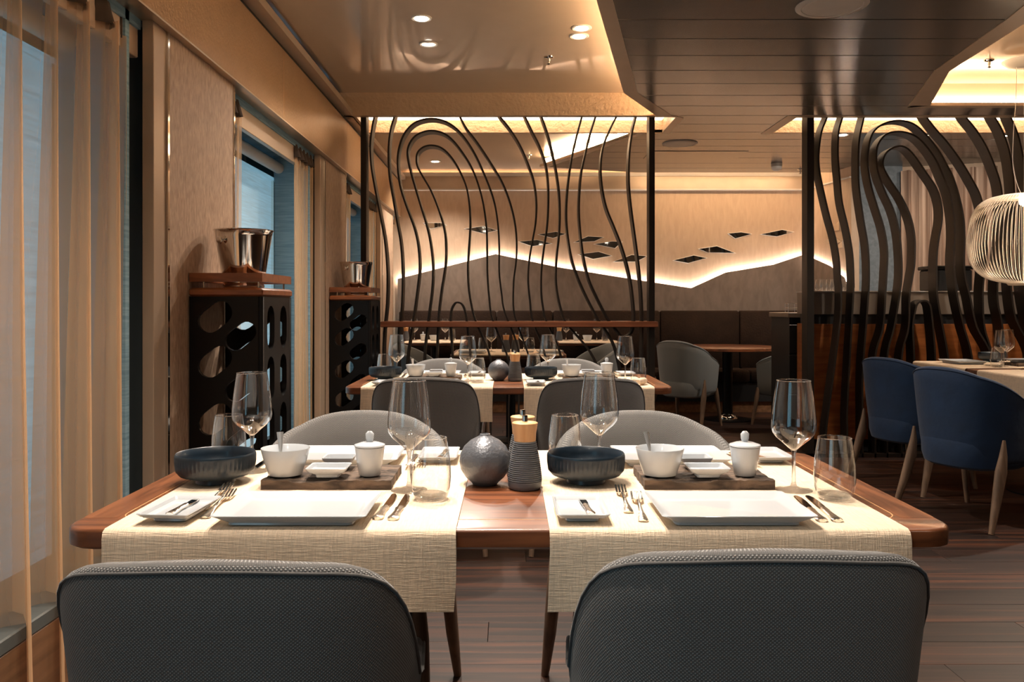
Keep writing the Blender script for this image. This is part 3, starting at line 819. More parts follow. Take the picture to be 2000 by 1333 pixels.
LEFT = [
 ([(190,40),(190,70),(178,130),(168,220),(172,320),(190,430),(215,560),(240,700),(252,850),(250,1000),(238,1130),(232,1260)], 1, 0),
 ([(290,40),(290,70),(268,150),(258,250),(262,370),(280,480),(300,600),(320,720),(328,870),(325,1000),(318,1090),(308,1160)], 1, 0),
 ([(350,1300),(375,1130),(400,950),(412,830),(405,720),(385,630),(345,520),(315,420),(303,310),(312,230),(340,160),(390,110),(460,90),(530,100),(590,135),(640,190),(690,270),(740,380),(780,490),(800,600),(808,720),(808,850),(820,960),(835,1050),(905,1250)], 2, 0),
 ([(435,1280),(455,1090),(475,930),(478,820),(468,720),(450,630),(420,530),(390,430),(362,330),(352,260),(365,210),(400,170),(460,150),(520,158),(570,190),(620,250),(670,330),(705,420),(730,520),(745,640),(748,760),(750,880),(758,980),(775,1090),(855,1300)], 2, 0),
 ([(498,1290),(505,1090),(520,950),(540,820),(543,720),(535,640),(510,550),(470,450),(430,380),(403,330),(397,290),(405,255),(435,230),(475,223),(520,235),(565,275),(610,345),(645,430),(660,520),(664,620),(658,720),(652,820),(655,920),(668,1010),(690,1095),(765,1290)], 2, 0),
 ([(600,40),(610,70),(640,130),(700,210),(760,300),(820,400),(860,500),(885,600),(895,700),(892,800),(880,900),(880,1040),(905,1130),(960,1290)], 1, .2),
 ([(795,40),(805,70),(860,140),(910,220),(950,310),(980,400),(993,500),(990,600),(975,690),(958,790),(952,890),(962,1000),(975,1095),(1030,1240)], 1, .2),
 ([(920,40),(932,70),(970,150),(1010,230),(1040,320),(1052,420),(1052,540),(1045,640),(1030,740),(1018,850),(1018,960),(1030,1050),(1042,1095),(1110,1250)], 1, .2),
 ([(1005,40),(1015,70),(1050,170),(1075,270),(1095,370),(1107,470),(1110,580),(1105,680),(1095,770),(1090,880),(1100,970),(1120,1050),(1145,1110),(1285,1290)], 1, .2),
 ([(1232,40),(1222,70),(1195,170),(1170,280),(1155,380),(1145,480),(1142,580),(1150,680),(1170,790),(1200,880),(1235,960),(1275,1040),(1305,1095),(1385,1230)], 1, .2),
 ([(1298,40),(1290,70),(1265,150),(1240,250),(1218,350),(1208,450),(1205,560),(1215,690),(1230,790),(1255,890),(1290,970),(1325,1040),(1355,1095),(1415,1170)], 0, 0),
 ([(1405,40),(1395,70),(1360,140),(1325,230),(1313,320),(1318,420),(1340,530),(1380,630),(1415,720),(1445,820),(1465,920),(1478,1040),(1478,1110),(1468,1150),(1440,1172),(1415,1170)], 0, 0),
 ([(1492,40),(1490,70),(1470,150),(1455,260),(1452,390),(1460,500),(1475,620),(1490,730),(1505,850),(1515,960),(1520,1100),(1518,1280)], 1, 0),
 ([(575,1290),(568,1150),(565,1095),(570,1040),(585,1010),(600,1003),(620,1010),(635,1040),(645,1095),(665,1290)], 2, 0)]
def build_ribs(parent, table, conv):
    for pts, mode, dr in table:
        p = conv(pts)
        if mode >= 1: p = ground(p, dr)
        if mode == 2: p = ground(p[::-1], 0)[::-1]
        screen_rib(parent, p)
build_ribs(sl, LEFT, L)
for cx in (712.5, 1271):
    x = at(cx, 0, DS)[0]
    MB().box(x - 0.021, x + 0.021, DS - 0.06, DS + 0.06, 0, 2.64, c=0.003).build('post', 'rib', sl)
x0 = at(742, 0, 6.3)[0]; x1 = at(1285, 0, 6.3)[0]
ra = MB().box(-0.952, x1, 6.29, 6.56, 0.982, 1.026, c=0.005).build('wooden_rail', 'rail', sl, smooth=40)
MB().box(-1.06, 1.06, DS - 0.06, DS + 0.06, 0.0, 0.03).build('foot_rail', 'rib', sl)

sr = thing('rib_screen', 'tall dark metal screen of deep curved ribs in front of the bar counter', 'screen')
RIGHT = [
 ([(222,40),(215,90),(180,180),(163,300),(165,400),(190,530),(225,680),(258,800),(280,920),(290,1050),(295,1120),(285,1330),(210,1900)], 1, 0),
 ([(312,40),(305,90),(280,180),(275,320),(285,450),(300,600),(335,750),(360,900),(367,1050),(365,1150),(355,1330),(330,1800)], 1, 0),
 ([(440,40),(430,90),(400,230),(395,400),(400,520),(425,700),(450,850),(458,1000),(455,1120),(440,1330),(420,1600)], 1, 0),
 ([(495,1500),(540,1330),(555,1120),(562,1000),(565,880),(545,750),(505,620),(470,500),(450,380),(455,280),(475,200),(520,150),(590,122),(660,120),(730,145),(800,210),(870,300),(920,390),(950,450),(985,560),(1010,680),(1018,800),(1015,950),(1025,1050),(1050,1150),(1090,1330),(1175,1500)], 2, .1),
 ([(565,1500),(605,1330),(640,1120),(650,1000),(645,870),(630,750),(600,640),(550,530),(510,420),(500,330),(510,260),(550,205),(600,185),(660,185),(730,210),(790,265),(850,350),(890,440),(930,540),(955,680),(960,800),(955,950),(965,1080),(985,1200),(1015,1330),(1060,1500)], 2, .1),
 ([(650,1500),(690,1330),(695,1150),(710,1050),(725,950),(725,800),(700,680),(650,570),(590,480),(545,400),(540,350),(565,300),(620,270),(670,275),(720,320),(790,420),(850,510),(880,600),(885,700),(865,820),(855,930),(855,1100),(865,1200),(890,1330),(920,1500)], 2, .1),
 ([(722,1500),(715,1330),(730,1230),(745,1190),(780,1175),(810,1190),(825,1250),(845,1500)], 2, 0),
 ([(770,40),(790,90),(850,170),(920,250),(1000,360),(1060,460),(1110,560),(1140,700),(1148,850),(1140,950),(1130,1050),(1125,1150),(1135,1330),(1180,1500)], 1, .1),
 ([(1000,40),(1020,90),(1090,180),(1150,280),(1200,400),(1230,500),(1240,620),(1235,800),(1220,950),(1210,1100),(1215,1200),(1240,1330)], 1, .1),
 ([(1170,40),(1190,90),(1240,180),(1280,300),(1300,420),(1310,560),(1305,750),(1290,900),(1290,1080),(1310,1250),(1340,1330),(1420,1500)], 1, .1),
 ([(1265,40),(1285,90),(1330,200),(1360,330),(1380,460),(1385,600),(1380,750),(1365,1000),(1370,1150),(1400,1330)], 1, .1),
 ([(1480,40),(1470,90),(1440,200),(1425,330),(1420,500),(1430,700),(1450,850),(1470,1000),(1490,1200),(1520,1330)], 1, 0),
 ([(1560,40),(1550,90),(1520,200),(1500,330),(1505,500),(1530,700),(1560,850),(1580,1000),(1590,1200),(1600,1330)], 1, 0)]
build_ribs(sr, RIGHT, Q)
for x in (at(1578, 0, DS)[0], 4.1):
    MB().box(x - 0.026, x + 0.026, DS - 0.06, DS + 0.06, 0, 2.64, c=0.003).build('post', 'rib', sr)
MB().box(2.15, 4.1, DS - 0.06, DS + 0.06, 0.0, 0.03).build('foot_rail', 'rib', sr)

# ------------------------------------------------------------------ bar counter and sideboard
bc = thing('bar_counter', 'bar counter with orange wood front behind the right screen', 'counter')
MB().box(2.36, 5.2, 6.60, 6.92, 1.075, 1.250, c=0.004).build('upper_panel', 'counter_grey', bc)
MB().box(2.36, 5.2, 6.58, 6.94, 1.250, 1.258).build('counter_top', 'white_plastic', bc)
MB().box(2.38, 5.2, 6.63, 6.9, 1.0, 1.075).build('recess_band', 'matte_black', bc)
for k in range(4):
    MB().box(2.36 + k * 0.71, 2.36 + k * 0.71 + 0.706, 6.60, 6.92, 0.10, 1.0, c=0.002).build('front_panel', 'counter_wood', bc)
MB().box(2.4, 5.2, 6.66, 6.9, 0.0, 0.10).build('plinth', 'matte_black', bc)
sb = thing('sideboard', 'dark brown service sideboard at the end of the bar counter', 'cabinet')
MB().box(2.33, 2.95, 7.02, 7.5, 0.04, 1.055).build('body', 'matte_black', sb)
MB().box(2.315, 2.96, 7.0, 7.52, 1.045, 1.085, c=0.004).build('cabinet_top', 'counter_grey', sb)
for z0, z1 in ((0.75, 0.985), (0.42, 0.735), (0.08, 0.405)):
    for xa in (2.32, 2.64):
        MB().box(xa, xa + 0.31, 6.985, 7.02, z0, z1, c=0.003).build('drawer', 'matte_black', sb)
MB().box(2.36, 2.90, 7.005, 7.025, 0.99, 1.04).build('shadow_band', 'black', sb)
# ------------------------------------------------------------------ tub chairs
def tub_parts(e, fab, legmat, square=False, seat=None):
    a_, b_, n_ = 0.275, 0.275, (2.8 if square else 2.5)
    plan = []                                  # from right arm front, round the back, to left arm front
    for k in range(6): plan.append((a_ - 0.012 * (1 - k / 5), 0.17 - 0.17 * k / 5))
    for k in range(1, 30):
        th = math.pi * k / 30
        c, s_ = math.cos(th), math.sin(th)
        plan.append((a_ * math.copysign(abs(c) ** (2 / n_), c), -b_ * abs(s_) ** (2 / n_)))
    for k in range(6): plan.append((-a_ + 0.012 * k / 5, 0.17 * k / 5))
    z0 = 0.30
    rings = []; uvu = []; rim = []
    acc = 0; prev = None
    for x, y in plan:
        top = 0.82 - 0.125 * (max(0.0, (y + 0.275) / 0.275)) ** 1.35
        top -= 0.022 * min(1, abs(x) / 0.2) ** 2.2
        if y > 0: top = 0.673 - 0.06 * y / 0.17
        if square:
            t_ = min(1.0, max(0.0, (y + 0.25) / 0.23))
            top = 0.82 - 0.016 * min(1, abs(x) / 0.2) ** 2 - 0.25 * (t_ * t_ * (3 - 2 * t_))
        if y > 0.12: top -= 0.35 * (y - 0.12)
        if prev: acc += math.hypot(x - prev[0], y - prev[1])
        prev = (x, y); uvu.append(acc)
        ln = math.hypot(x, min(y, 0)) or 1; nx_, ny_ = x / 0.275, (y / 0.275 if y < 0 else 0)
        l2 = math.hypot(nx_, ny_); nx_, ny_ = nx_ / l2, ny_ / l2
        ring = []
        def q(z, inset=0.0):
            t = (z - z0) / 0.52
            s_ = 0.80 + 0.20 * max(0, t) ** 0.7
            yy = y * s_ if y < 0 else y
            return ((x * s_) - nx_ * inset, yy - ny_ * inset, z)
        ring.append(q(z0 - 0.012, 0.05)); ring.append(q(z0, 0.012))
        for k in range(1, 8): ring.append(q(z0 + (top - 0.012 - z0) * k / 7.0))
        ring.append(q(top - 0.003, 0.006)); ring.append(q(top, 0.016)); ring.append(q(top - 0.001, 0.032)); ring.append(q(top - 0.012, 0.040))
        for k in (0.8, 0.5, 0.2): ring.append(q(0.42 + (top - 0.42) * k, 0.042))
        ring.append(q(0.36, 0.042))
        rim.append(q(top - 0.012, -0.001))
        rings.append(ring)
    mb = MB().loft(rings)
    me = mb.mesh('shell', fab, 50)
    uvl = me.uv_layers.new(name='UVMap')
    n = len(rings[0])
    for lp in me.loops:
        vi = lp.vertex_index; st = vi // n
        uvl.data[lp.index].uv = (uvu[st], me.vertices[vi].co.z + (0.0 if vi % n < 10 else 0.31))
    o = bpy.data.objects.new('shell', me); col.objects.link(o); o.parent = e
    MB().tube(rim, 0.0028, 6).build('piping', fab, e, smooth=60)
    # seat cushion
    sr_ = []
    for z, s_ in ((0.285, 0.70), (0.30, 0.79), (0.345, 0.83), (0.42, 0.84), (0.445, 0.82), (0.455, 0.76)):
        ring = []
        for k in range(40):
            th = 2 * math.pi * k / 40; c, s2 = math.cos(th), math.sin(th)
            yy = math.copysign(abs(s2) ** (2 / 2.6), s2)
            ring.append((0.262 * s_ / 0.84 * math.copysign(abs(c) ** (2 / 2.6), c) * 0.86, (0.215 if yy > 0 else 0.245) * yy * s_ / 0.84, z))
        sr_.append(ring)
    me = MB().loft(sr_).mesh('seat_cushion', seat or fab, 45)
    uvl = me.uv_layers.new(name='UVMap')
    for lp in me.loops:
        c = me.vertices[lp.vertex_index].co; uvl.data[lp.index].uv = (c.x, c.y + c.z)
    o = bpy.data.objects.new('seat_cushion', me); col.objects.link(o); o.parent = e
    # legs: blades that climb the shell, splayed to the floor
    for sx_ in (-1, 1):
        p = [(sx_ * 0.262, -0.135, 0.46), (sx_ * 0.262, -0.14, 0.38), (sx_ * 0.262, -0.155, 0.30), (sx_ * 0.272, -0.20, 0.15), (sx_ * 0.285, -0.25, 0.0)]
        MB().tube(p, [0.006, 0.016, 0.022, 0.019, 0.012], 10, ry=[0.008, 0.022, 0.034, 0.024, 0.013]).build('leg', legmat, e, smooth=50)
        p = [(sx_ * 0.21, 0.17, 0.36), (sx_ * 0.215, 0.18, 0.28), (sx_ * 0.225, 0.20, 0.14), (sx_ * 0.235, 0.225, 0.0)]
        MB().tube(p, [0.018, 0.022, 0.017, 0.012], 10).build('leg', legmat, e, smooth=50)

def mk_grey():
    e = thing('tub_chair', 'x', 'chair'); tub_parts(e, 'grey_weave', 'leg'); return e
def mk_wide():
    e = thing('tub_chair', 'x', 'chair'); tub_parts(e, 'grey_weave', 'leg', square=True); return e
def mk_pale():
    e = thing('tub_chair', 'x', 'chair'); tub_parts(e, 'grey_plain', 'leg'); return e
def mk_navy():
    e = thing('tub_chair', 'x', 'chair'); tub_parts(e, 'navy', 'leg'); return e
grey, pale, navy, wide = Proto(mk_grey), Proto(mk_pale), Proto(mk_navy), Proto(mk_wide)
PI = math.pi
G1 = 'grey tub chairs at the two long tables'
wide((-0.432, 1.475, 0), 'grey woven tub chair in the left foreground, seen from behind', 0, G1, (1.115, 0.945, 0.942))
wide((0.385, 1.475, 0), 'grey woven tub chair in the right foreground, seen from behind', 0, G1, (1.115, 0.945, 0.962))
grey((-0.442, 2.37, 0), 'grey tub chair on the far left side of the near table', PI, G1)
grey((0.398, 2.37, 0), 'grey tub chair on the far right side of the near table', PI, G1)
wide((-0.389, 4.10, 0), 'dark-backed grey tub chair at the near left side of the middle table', 0, G1)
wide((0.389, 4.10, 0), 'dark-backed grey tub chair at the near right side of the middle table', 0, G1)
grey((-0.39, 4.95, 0), 'grey tub chair on the far left side of the middle table', PI, G1)
grey((0.36, 4.95, 0), 'grey tub chair on the far right side of the middle table', PI, G1)
G2 = 'grey tub chairs behind the left screen'
pale((-0.70, 7.22, 0), 'grey tub chair at the left end of the small table behind the screen', -R(100), G2)
pale((0.66, 7.22, 0), 'grey tub chair at the right end of the small table behind the screen', R(108), G2)
G3 = 'pale tub chairs at the round table'
pale((1.70, 8.05, 0), 'pale grey tub chair left of the round table', -R(42), G3)
pale((2.66, 8.10, 0), 'pale grey tub chair right of the round table, half hidden by the sideboard', R(40), G3)
G4 = 'navy velvet chairs at the right table'
navy((2.54, 4.60, 0), 'navy velvet tub chair nearest the camera at the right edge', -R(68), G4, (1.06, 1.06, 1.0))
navy((2.60, 5.42, 0), 'navy velvet tub chair behind the nearer navy one', -R(68), G4, (1.06, 1.06, 1.0))

# ------------------------------------------------------------------ tables
def long_table(x0, x1, y0, y1, label, inlay=True, cols=((-0.42,), (0.42,)), z=0.75, r=0.055, coly=0.0, fr_=0.19):
    cx, cy = (x0 + x1) / 2, (y0 + y1) / 2; w_, d_ = x1 - x0, y1 - y0
    e = thing('dining_table', label, 'table', (cx, cy, 0))
    MB().loft([rrect(w_ - 0.012, d_ - 0.012, r, z - 0.036), rrect(w_, d_, r, z - 0.031), rrect(w_, d_, r, z - 0.006), rrect(w_ - 0.004, d_ - 0.004, r, z - 0.0015), rrect(w_ - 0.012, d_ - 0.012, r, z)]).build('tabletop', 'wood_x', e, smooth=50)
    if inlay:
        m_ = 0.07
        o_ = rrect(w_ - 2 * m_, d_ - 2 * m_, 0.05, 0, 6); i_ = rrect(w_ - 2 * m_ - 0.004, d_ - 2 * m_ - 0.004, 0.048, 0, 6)
        lo = [[(p[0], p[1], z - 0.001) for p in o_], [(p[0], p[1], z + 0.0004) for p in o_], [(p[0], p[1], z + 0.0004) for p in i_], [(p[0], p[1], z - 0.001) for p in i_]]
        MB().loft(lo, False, False).build('inlay_line', 'mill_wood', e)
        for sx_ in (-1, 1):
            MB().loft([rrect(m_ - 0.006, d_ - 0.16, 0.01, z - 0.001, 2, sx_ * (w_ / 2 - m_ / 2 - 0.001)), rrect(m_ - 0.006, d_ - 0.16, 0.01, z + 0.0003, 2, sx_ * (w_ / 2 - m_ / 2 - 0.001))]).build('edge_band', 'wood_y', e)
    for (cc,) in cols:
        MB().lathe([(0.045, 0.02), (0.04, 0.04), (0.04, z - 0.05)], 20, (cc, coly, 0)).build('column', 'black', e, smooth=40)
        MB().lathe([(fr_, 0), (fr_, 0.008), (0.05, 0.028)], 28, (cc, coly, 0)).build('foot', 'black', e, smooth=40)
        MB().lathe([(0.13, z - 0.05), (0.14, z - 0.036)], 20, (cc, coly, 0)).build('top_plate', 'matte_black', e)
    return e
long_table(-0.795, 0.797, 1.49, 2.29, 'walnut dining table in the foreground with inlaid border')
long_table(-0.795, 0.797, 4.08, 4.88, 'walnut dining table in the middle, before the left screen')
long_table(-0.47, 0.47, 6.80, 7.60, 'small walnut table between two grey chairs behind the screen', inlay=False, cols=((0.02,),))
long_table(-1.12, -0.42, 8.72, 9.30, 'small table before the banquette on the left', inlay=False, cols=((0,),), z=0.765, coly=-0.17, fr_=0.12)
long_table(0.48, 1.18, 8.72, 9.30, 'small table before the banquette right of centre', inlay=False, cols=((0,),), z=0.765, coly=-0.17, fr_=0.12)
long_table(2.87, 3.67, 4.35, 6.02, 'long dark table at the right edge beside the navy chairs', inlay=False, cols=((0,),))
e = thing('round_table', 'round walnut pedestal table between two pale chairs', 'table', (2.2, 8.5, 0))
MB().lathe([(0.47, 0.70), (0.50, 0.706), (0.50, 0.73), (0.494, 0.735)], 56).build('tabletop', 'wood_x', e, smooth=40)
MB().lathe([(0.055, 0.02), (0.05, 0.05), (0.05, 0.70)], 24).build('column', 'black', e, smooth=40)
MB().lathe([(0.10, 0.0), (0.098, 0.02), (0.085, 0.045), (0.055, 0.06)], 28).build('foot_cap', 'chrome', e, smooth=50)
MB().lathe([(0.24, 0), (0.24, 0.008), (0.10, 0.014)], 36).build('foot', 'black', e, smooth=40)

# runners
def runner(x0, x1, y0, y1, label, drop=0.14, z=0.7505, along='y', seed=0, group=None):
    rnd = random.Random(seed)
    prof = []
    R_ = 0.012
    n = 8
    path = [(y0 - R_ - 0.001, z - drop), (y0 - R_ - 0.002, z - drop * 0.6), (y0 - R_ - 0.001, z - drop * 0.3), (y0 - R_, z - R_ - .002), (y0 - R_ * .7, z - R_ * .3), (y0, z)]
    k = 8
    path += [(y0 + (y1 - y0) * i / k, z) for i in range(1, k)]
    path += [(y1, z), (y1 + R_ * .7, z - R_ * .3), (y1 + R_, z - R_ - .002), (y1 + R_ + .002, z - min(drop, .06) * 0.6), (y1 + R_ + .001, z - min(drop, .06))]
    cx, cy = (x0 + x1) / 2, (y0 + y1) / 2
    nx_ = 24; rows = []
    t = 0.0022
    def off(i):
        a = path[max(i - 1, 0)]; b = path[min(i + 1, len(path) - 1)]
        d = Vector((b[0] - a[0], b[1] - a[1])).normalized(); return (-d.y, d.x)
    for i, (yy, zz_) in enumerate(path):
        hang = max(0, z - zz_) / drop
        up = []; dn = []
        ny_, nz_ = off(i)
        for j in range(nx_ + 1):
            xx = x0 + (x1 - x0) * j / nx_
            wv = 0.0035 * hang * math.sin(9 * xx + seed) ** 2 + 0.0008 * hang * math.sin(40 * xx)
            sgn = -1 if yy < (y0 + y1) / 2 else 1
            xs = xx + 0.004 * hang * math.sin(3 * hang + seed)
            up.append((xs - cx, yy + sgn * wv + ny_ * t - cy, zz_ + nz_ * t)); dn.append((xs - cx, yy + sgn * wv - cy, zz_))
        rows.append(up + dn[::-1])
    mb = MB().loft(rows)
    if along == 'x':
        pass
    o = mb.build('table_runner', 'linen', None, smooth=60, loc=(cx, cy, 0))
    return tag(o, label, 'table runner', group)
RU = 'cream linen runners'
runner(-0.71, -0.092, 1.49, 2.29, 'cream linen runner on the left half of the near table', seed=1, group=RU)
runner(0.072, 0.703, 1.49, 2.29, 'cream linen runner on the right half of the near table', seed=2, group=RU)
runner(-0.71, -0.075, 4.08, 4.88, 'cream linen runner on the left half of the middle table', drop=0.165, seed=3, group=RU)
runner(0.075, 0.703, 4.08, 4.88, 'cream linen runner on the right half of the middle table', drop=0.165, seed=4, group=RU)
runner(-0.44, 0.44, 6.80, 7.60, 'pale cloth on the small table behind the screen', drop=0.01, seed=5, group=RU)
runner(-1.08, -0.46, 8.72, 9.30, 'pale cloth on the left banquette table', drop=0.01, z=0.767, seed=5, group=RU)
runner(0.52, 1.14, 8.72, 9.30, 'pale cloth on the right banquette table', drop=0.01, z=0.767, seed=5, group=RU)
for ya, yb, lab, sd in ((5.30, 5.98, 'linen runner across the far end of the right table', 6), (4.42, 5.16, 'linen runner across the near end of the right table', 7)):
    # same cloth turned to hang over the left edge
    o = runner(ya, yb, 2.87, 3.67, lab, drop=0.30, seed=sd, group=RU)
    o.location = ((2.87 + 3.67) / 2, (ya + yb) / 2, 0); o.rotation_euler.z = -PI / 2 

# ------------------------------------------------------------------ tableware makers
def mk_wine():
    e = thing('wine_glass', 'x', 'wine glass')
    prof = [(0.004, 0.085), (0.010, 0.089), (0.022, 0.100), (0.036, 0.112), (0.0435, 0.122), (0.0462, 0.133), (0.0455, 0.15), (0.0425, 0.18), (0.0385, 0.21), (0.0348, 0.232)]
    MB().lathe(prof, 40, cap0=True, cap1=False).build('bowl', 'glass', e, smooth=60)
    MB().lathe([(0.0352, 0.2315), (0.0354, 0.233), (0.0346, 0.2335), (0.0342, 0.232)], 40, cap0=False, cap1=False).build('rim', 'glass_rim', e, smooth=60)
    MB().lathe([(0.0385, 0), (0.0385, 0.0012), (0.02, 0.004), (0.007, 0.009), (0.0042, 0.018), (0.0036, 0.045), (0.004, 0.075), (0.007, 0.087)], 32).build('stem', 'glass_rim', e, smooth=60)
    return e
def mk_tumbler():
    e = thing('tumbler', 'x', 'water glass')
    prof = [(0.030, 0.002), (0.0345, 0.008), (0.0392, 0.025), (0.0408, 0.045), (0.040, 0.07), (0.0365, 0.10), (0.0325, 0.124)]
    MB().lathe(prof, 40, cap0=True, cap1=False).build('wall', 'glass', e, smooth=60)
    MB().lathe([(0.0327, 0.1235), (0.0329, 0.125), (0.0321, 0.1255), (0.0318, 0.124)], 40, cap0=False, cap1=False).build('rim', 'glass_rim', e, smooth=60)
    MB().lathe([(0.026, 0.0), (0.0305, 0.002), (0.034, 0.010), (0.028, 0.013), (0.004, 0.012)], 32).build('thick_base', 'glass_rim', e, smooth=60)
    return e
def dish(name, cat, w_, d_, h, base=0.62, wall=0.004, r=0.008, mat_='porcelain', label='x'):
    rings = [rrect(w_ * base, d_ * base, r, 0), rrect(w_ * (base + 0.03), d_ * (base + 0.03), r, 0.002)]
    rings += [rrect(w_ * (base + 0.02), d_ * (base + 0.02), r, h * 0.25), rrect(w_ * 0.93, d_ * 0.93, r, h * 0.72), rrect(w_, d_, r, h - 0.001), rrect(w_ - 0.001, d_ - 0.001, r, h), rrect(w_ - 2 * wall, d_ - 2 * wall, r, h - 0.001)]
    rings += [rrect(w_ * 0.86, d_ * 0.86 if d_ > .12 else d_ * 0.8, r, h * 0.55), rrect(w_ * 0.8, d_ * 0.72, r, h * 0.5)]
    o = MB().loft(rings).build(name, mat_, None, smooth=40)
    return tag(o, label, cat)
def mk_plate(): return dish('dinner_plate', 'plate', 0.275, 0.205, 0.022, base=0.78)
def mk_side(): return dish('side_plate', 'plate', 0.097, 0.155, 0.020, base=0.6)
def mk_small(): return dish('square_dish', 'dish', 0.088, 0.075, 0.022, base=0.55, r=0.006)
def mk_cup():
    o = MB().lathe([(0.031, 0), (0.036, 0.002), (0.045, 0.03), (0.0525, 0.058), (0.0520, 0.0595), (0.0505, 0.058), (0.043, 0.03), (0.034, 0.008), (0.004, 0.006)], 44).build('white_bowl', 'porcelain', None, smooth=50)
    return tag(o, 'x', 'bowl')
def mk_jar():
    e = thing('lidded_jar', 'x', 'jar')
    MB().lathe([(0.021, 0), (0.0235, 0.002), (0.028, 0.03), (0.0325, 0.062), (0.030, 0.062), (0.026, 0.03), (0.02, 0.006)], 36).build('body', 'porcelain', e, smooth=50)
    MB().lathe([(0.0325, 0.063), (0.0338, 0.0645), (0.033, 0.067), (0.018, 0.072), (0.006, 0.073)], 36).build('lid', 'porcelain', e, smooth=50)
    MB().tube([(0, 0, 0.072), (0, 0, 0.080), (0, 0, 0.090), (0, 0, 0.096)], [0.006, 0.009, 0.0095, 0.004], 14, ry=[0.004, 0.006, 0.006, 0.003]).build('knob', 'porcelain', e, smooth=60)
    return e
def mk_bowl():
    # fluted stoneware bowl on a foot
    n = 120
    def ring(r, z, fd=0.0):
        return [((r + (fd if i % 2 else 0)) * math.cos(2 * PI * i / n), (r + (fd if i % 2 else 0)) * math.sin(2 * PI * i / n), z) for i in range(n)]
    rings = [ring(0.042, 0), ring(0.043, 0.001), ring(0.041, 0.010), ring(0.055, 0.012), ring(0.074, 0.018, 0.0012), ring(0.0815, 0.028, 0.0024), ring(0.0838, 0.045, 0.0024), ring(0.084, 0.060, 0.0024), ring(0.0855, 0.0635), ring(0.084, 0.066), ring(0.0815, 0.0645), ring(0.080, 0.05), ring(0.074, 0.028), ring(0.055, 0.018), ring(0.004, 0.016)]
    o = MB().loft(rings).build('fluted_bowl', 'stone', None, smooth=55)
    return tag(o, 'x', 'bowl')
def mk_vase():
    prof = [(0.024, 0), (0.027, 0.001), (0.030, 0.006), (0.043, 0.018), (0.0535, 0.035), (0.0565, 0.052), (0.0545, 0.068), (0.046, 0.085), (0.032, 0.098), (0.018, 0.105), (0.0115, 0.109), (0.011, 0.112), (0.0095, 0.1125), (0.008, 0.108), (0.008, 0.06)]
    o = MB().lathe(prof, 48).build('round_vase', 'vase', None, smooth=60)
    return tag(o, 'x', 'vase')
def mk_mill():
    e = thing('pepper_mill', 'x', 'pepper mill')
    prof = [(0.030, 0), (0.034, 0.002), (0.0362, 0.008), (0.0364, 0.018)]
    def env(z):
        t = (z - 0.018) / 0.084
        return 0.0364 + (0.0235 - 0.0364) * (t ** 1.15) + 0.001 * math.sin(t * PI)
    k = 20
    for i in range(k):
        za = 0.018 + 0.084 * i / k
        dz = 0.084 / k
        prof += [(env(za) - 0.0012, za + dz * 0.15), (env(za) + 0.0006, za + dz * 0.4), (env(za) + 0.0006, za + dz * 0.7), (env(za) - 0.0012, za + dz * 0.95)]
    prof += [(0.0225, 0.103)]
    MB().lathe(prof, 40).build('ribbed_body', 'mill_grey', e, smooth=50)
    MB().lathe([(0.0232, 0.103), (0.0236, 0.106), (0.0245, 0.120), (0.0272, 0.138), (0.0278, 0.1415), (0.0262, 0.143), (0.006, 0.1445)], 40).build('wooden_cap', 'mill_wood', e, smooth=50)
    MB().lathe([(0.0062, 0.144), (0.0062, 0.157), (0.0056, 0.158)], 16).build('steel_knob', 'chrome', e, smooth=40)
    return e
def mk_fork():
    e = thing('fork', 'x', 'fork')
    # handle runs from y=0 (tail) to y=0.13, tines to 0.20
    pts = [(0, 0.0), (0, 0.004), (0, 0.02), (0, 0.06), (0, 0.11), (0, 0.135)]
    hw = [0.006, 0.0095, 0.0085, 0.0045, 0.0028, 0.0032]; zz_ = [0.003, 0.003, 0.004, 0.007, 0.010, 0.010]
    rings = []
    for (x, y), h, z in zip(pts, hw, zz_): rings.append([(-h, y, z - .0012), (h, y, z - .0012), (h, y, z), (h * .4, y, z + .0016), (-h * .4, y, z + .0016), (-h, y, z)])
    MB().loft(rings).build('handle', 'cutlery', e, smooth=50)
    L_ = [(-0.003, 0.132), (-0.010, 0.146), (-0.0115, 0.156), (-0.0115, 0.196)]
    for k in range(4):
        xa = -0.0115 + k * 0.0063
        L_ += [(xa + 0.001, 0.199), (xa + 0.0034, 0.199), (xa + 0.004, 0.194), (xa + 0.004, 0.160)]
        if k < 3: L_ += [(xa + 0.0063, 0.160), (xa + 0.0063, 0.194)]
    L_ += [(0.0115, 0.156), (0.010, 0.146), (0.003, 0.132)]
    def zc(y): return 0.010 - 0.006 * math.sin(min(1, (y - 0.132) / 0.05) * PI * .5) + max(0, y - 0.165) * 0.25
    MB().loft([[(x, y, zc(y) - .0007) for x, y in L_], [(x, y, zc(y) + .0007) for x, y in L_]]).build('tines', 'cutlery', e)
    return e
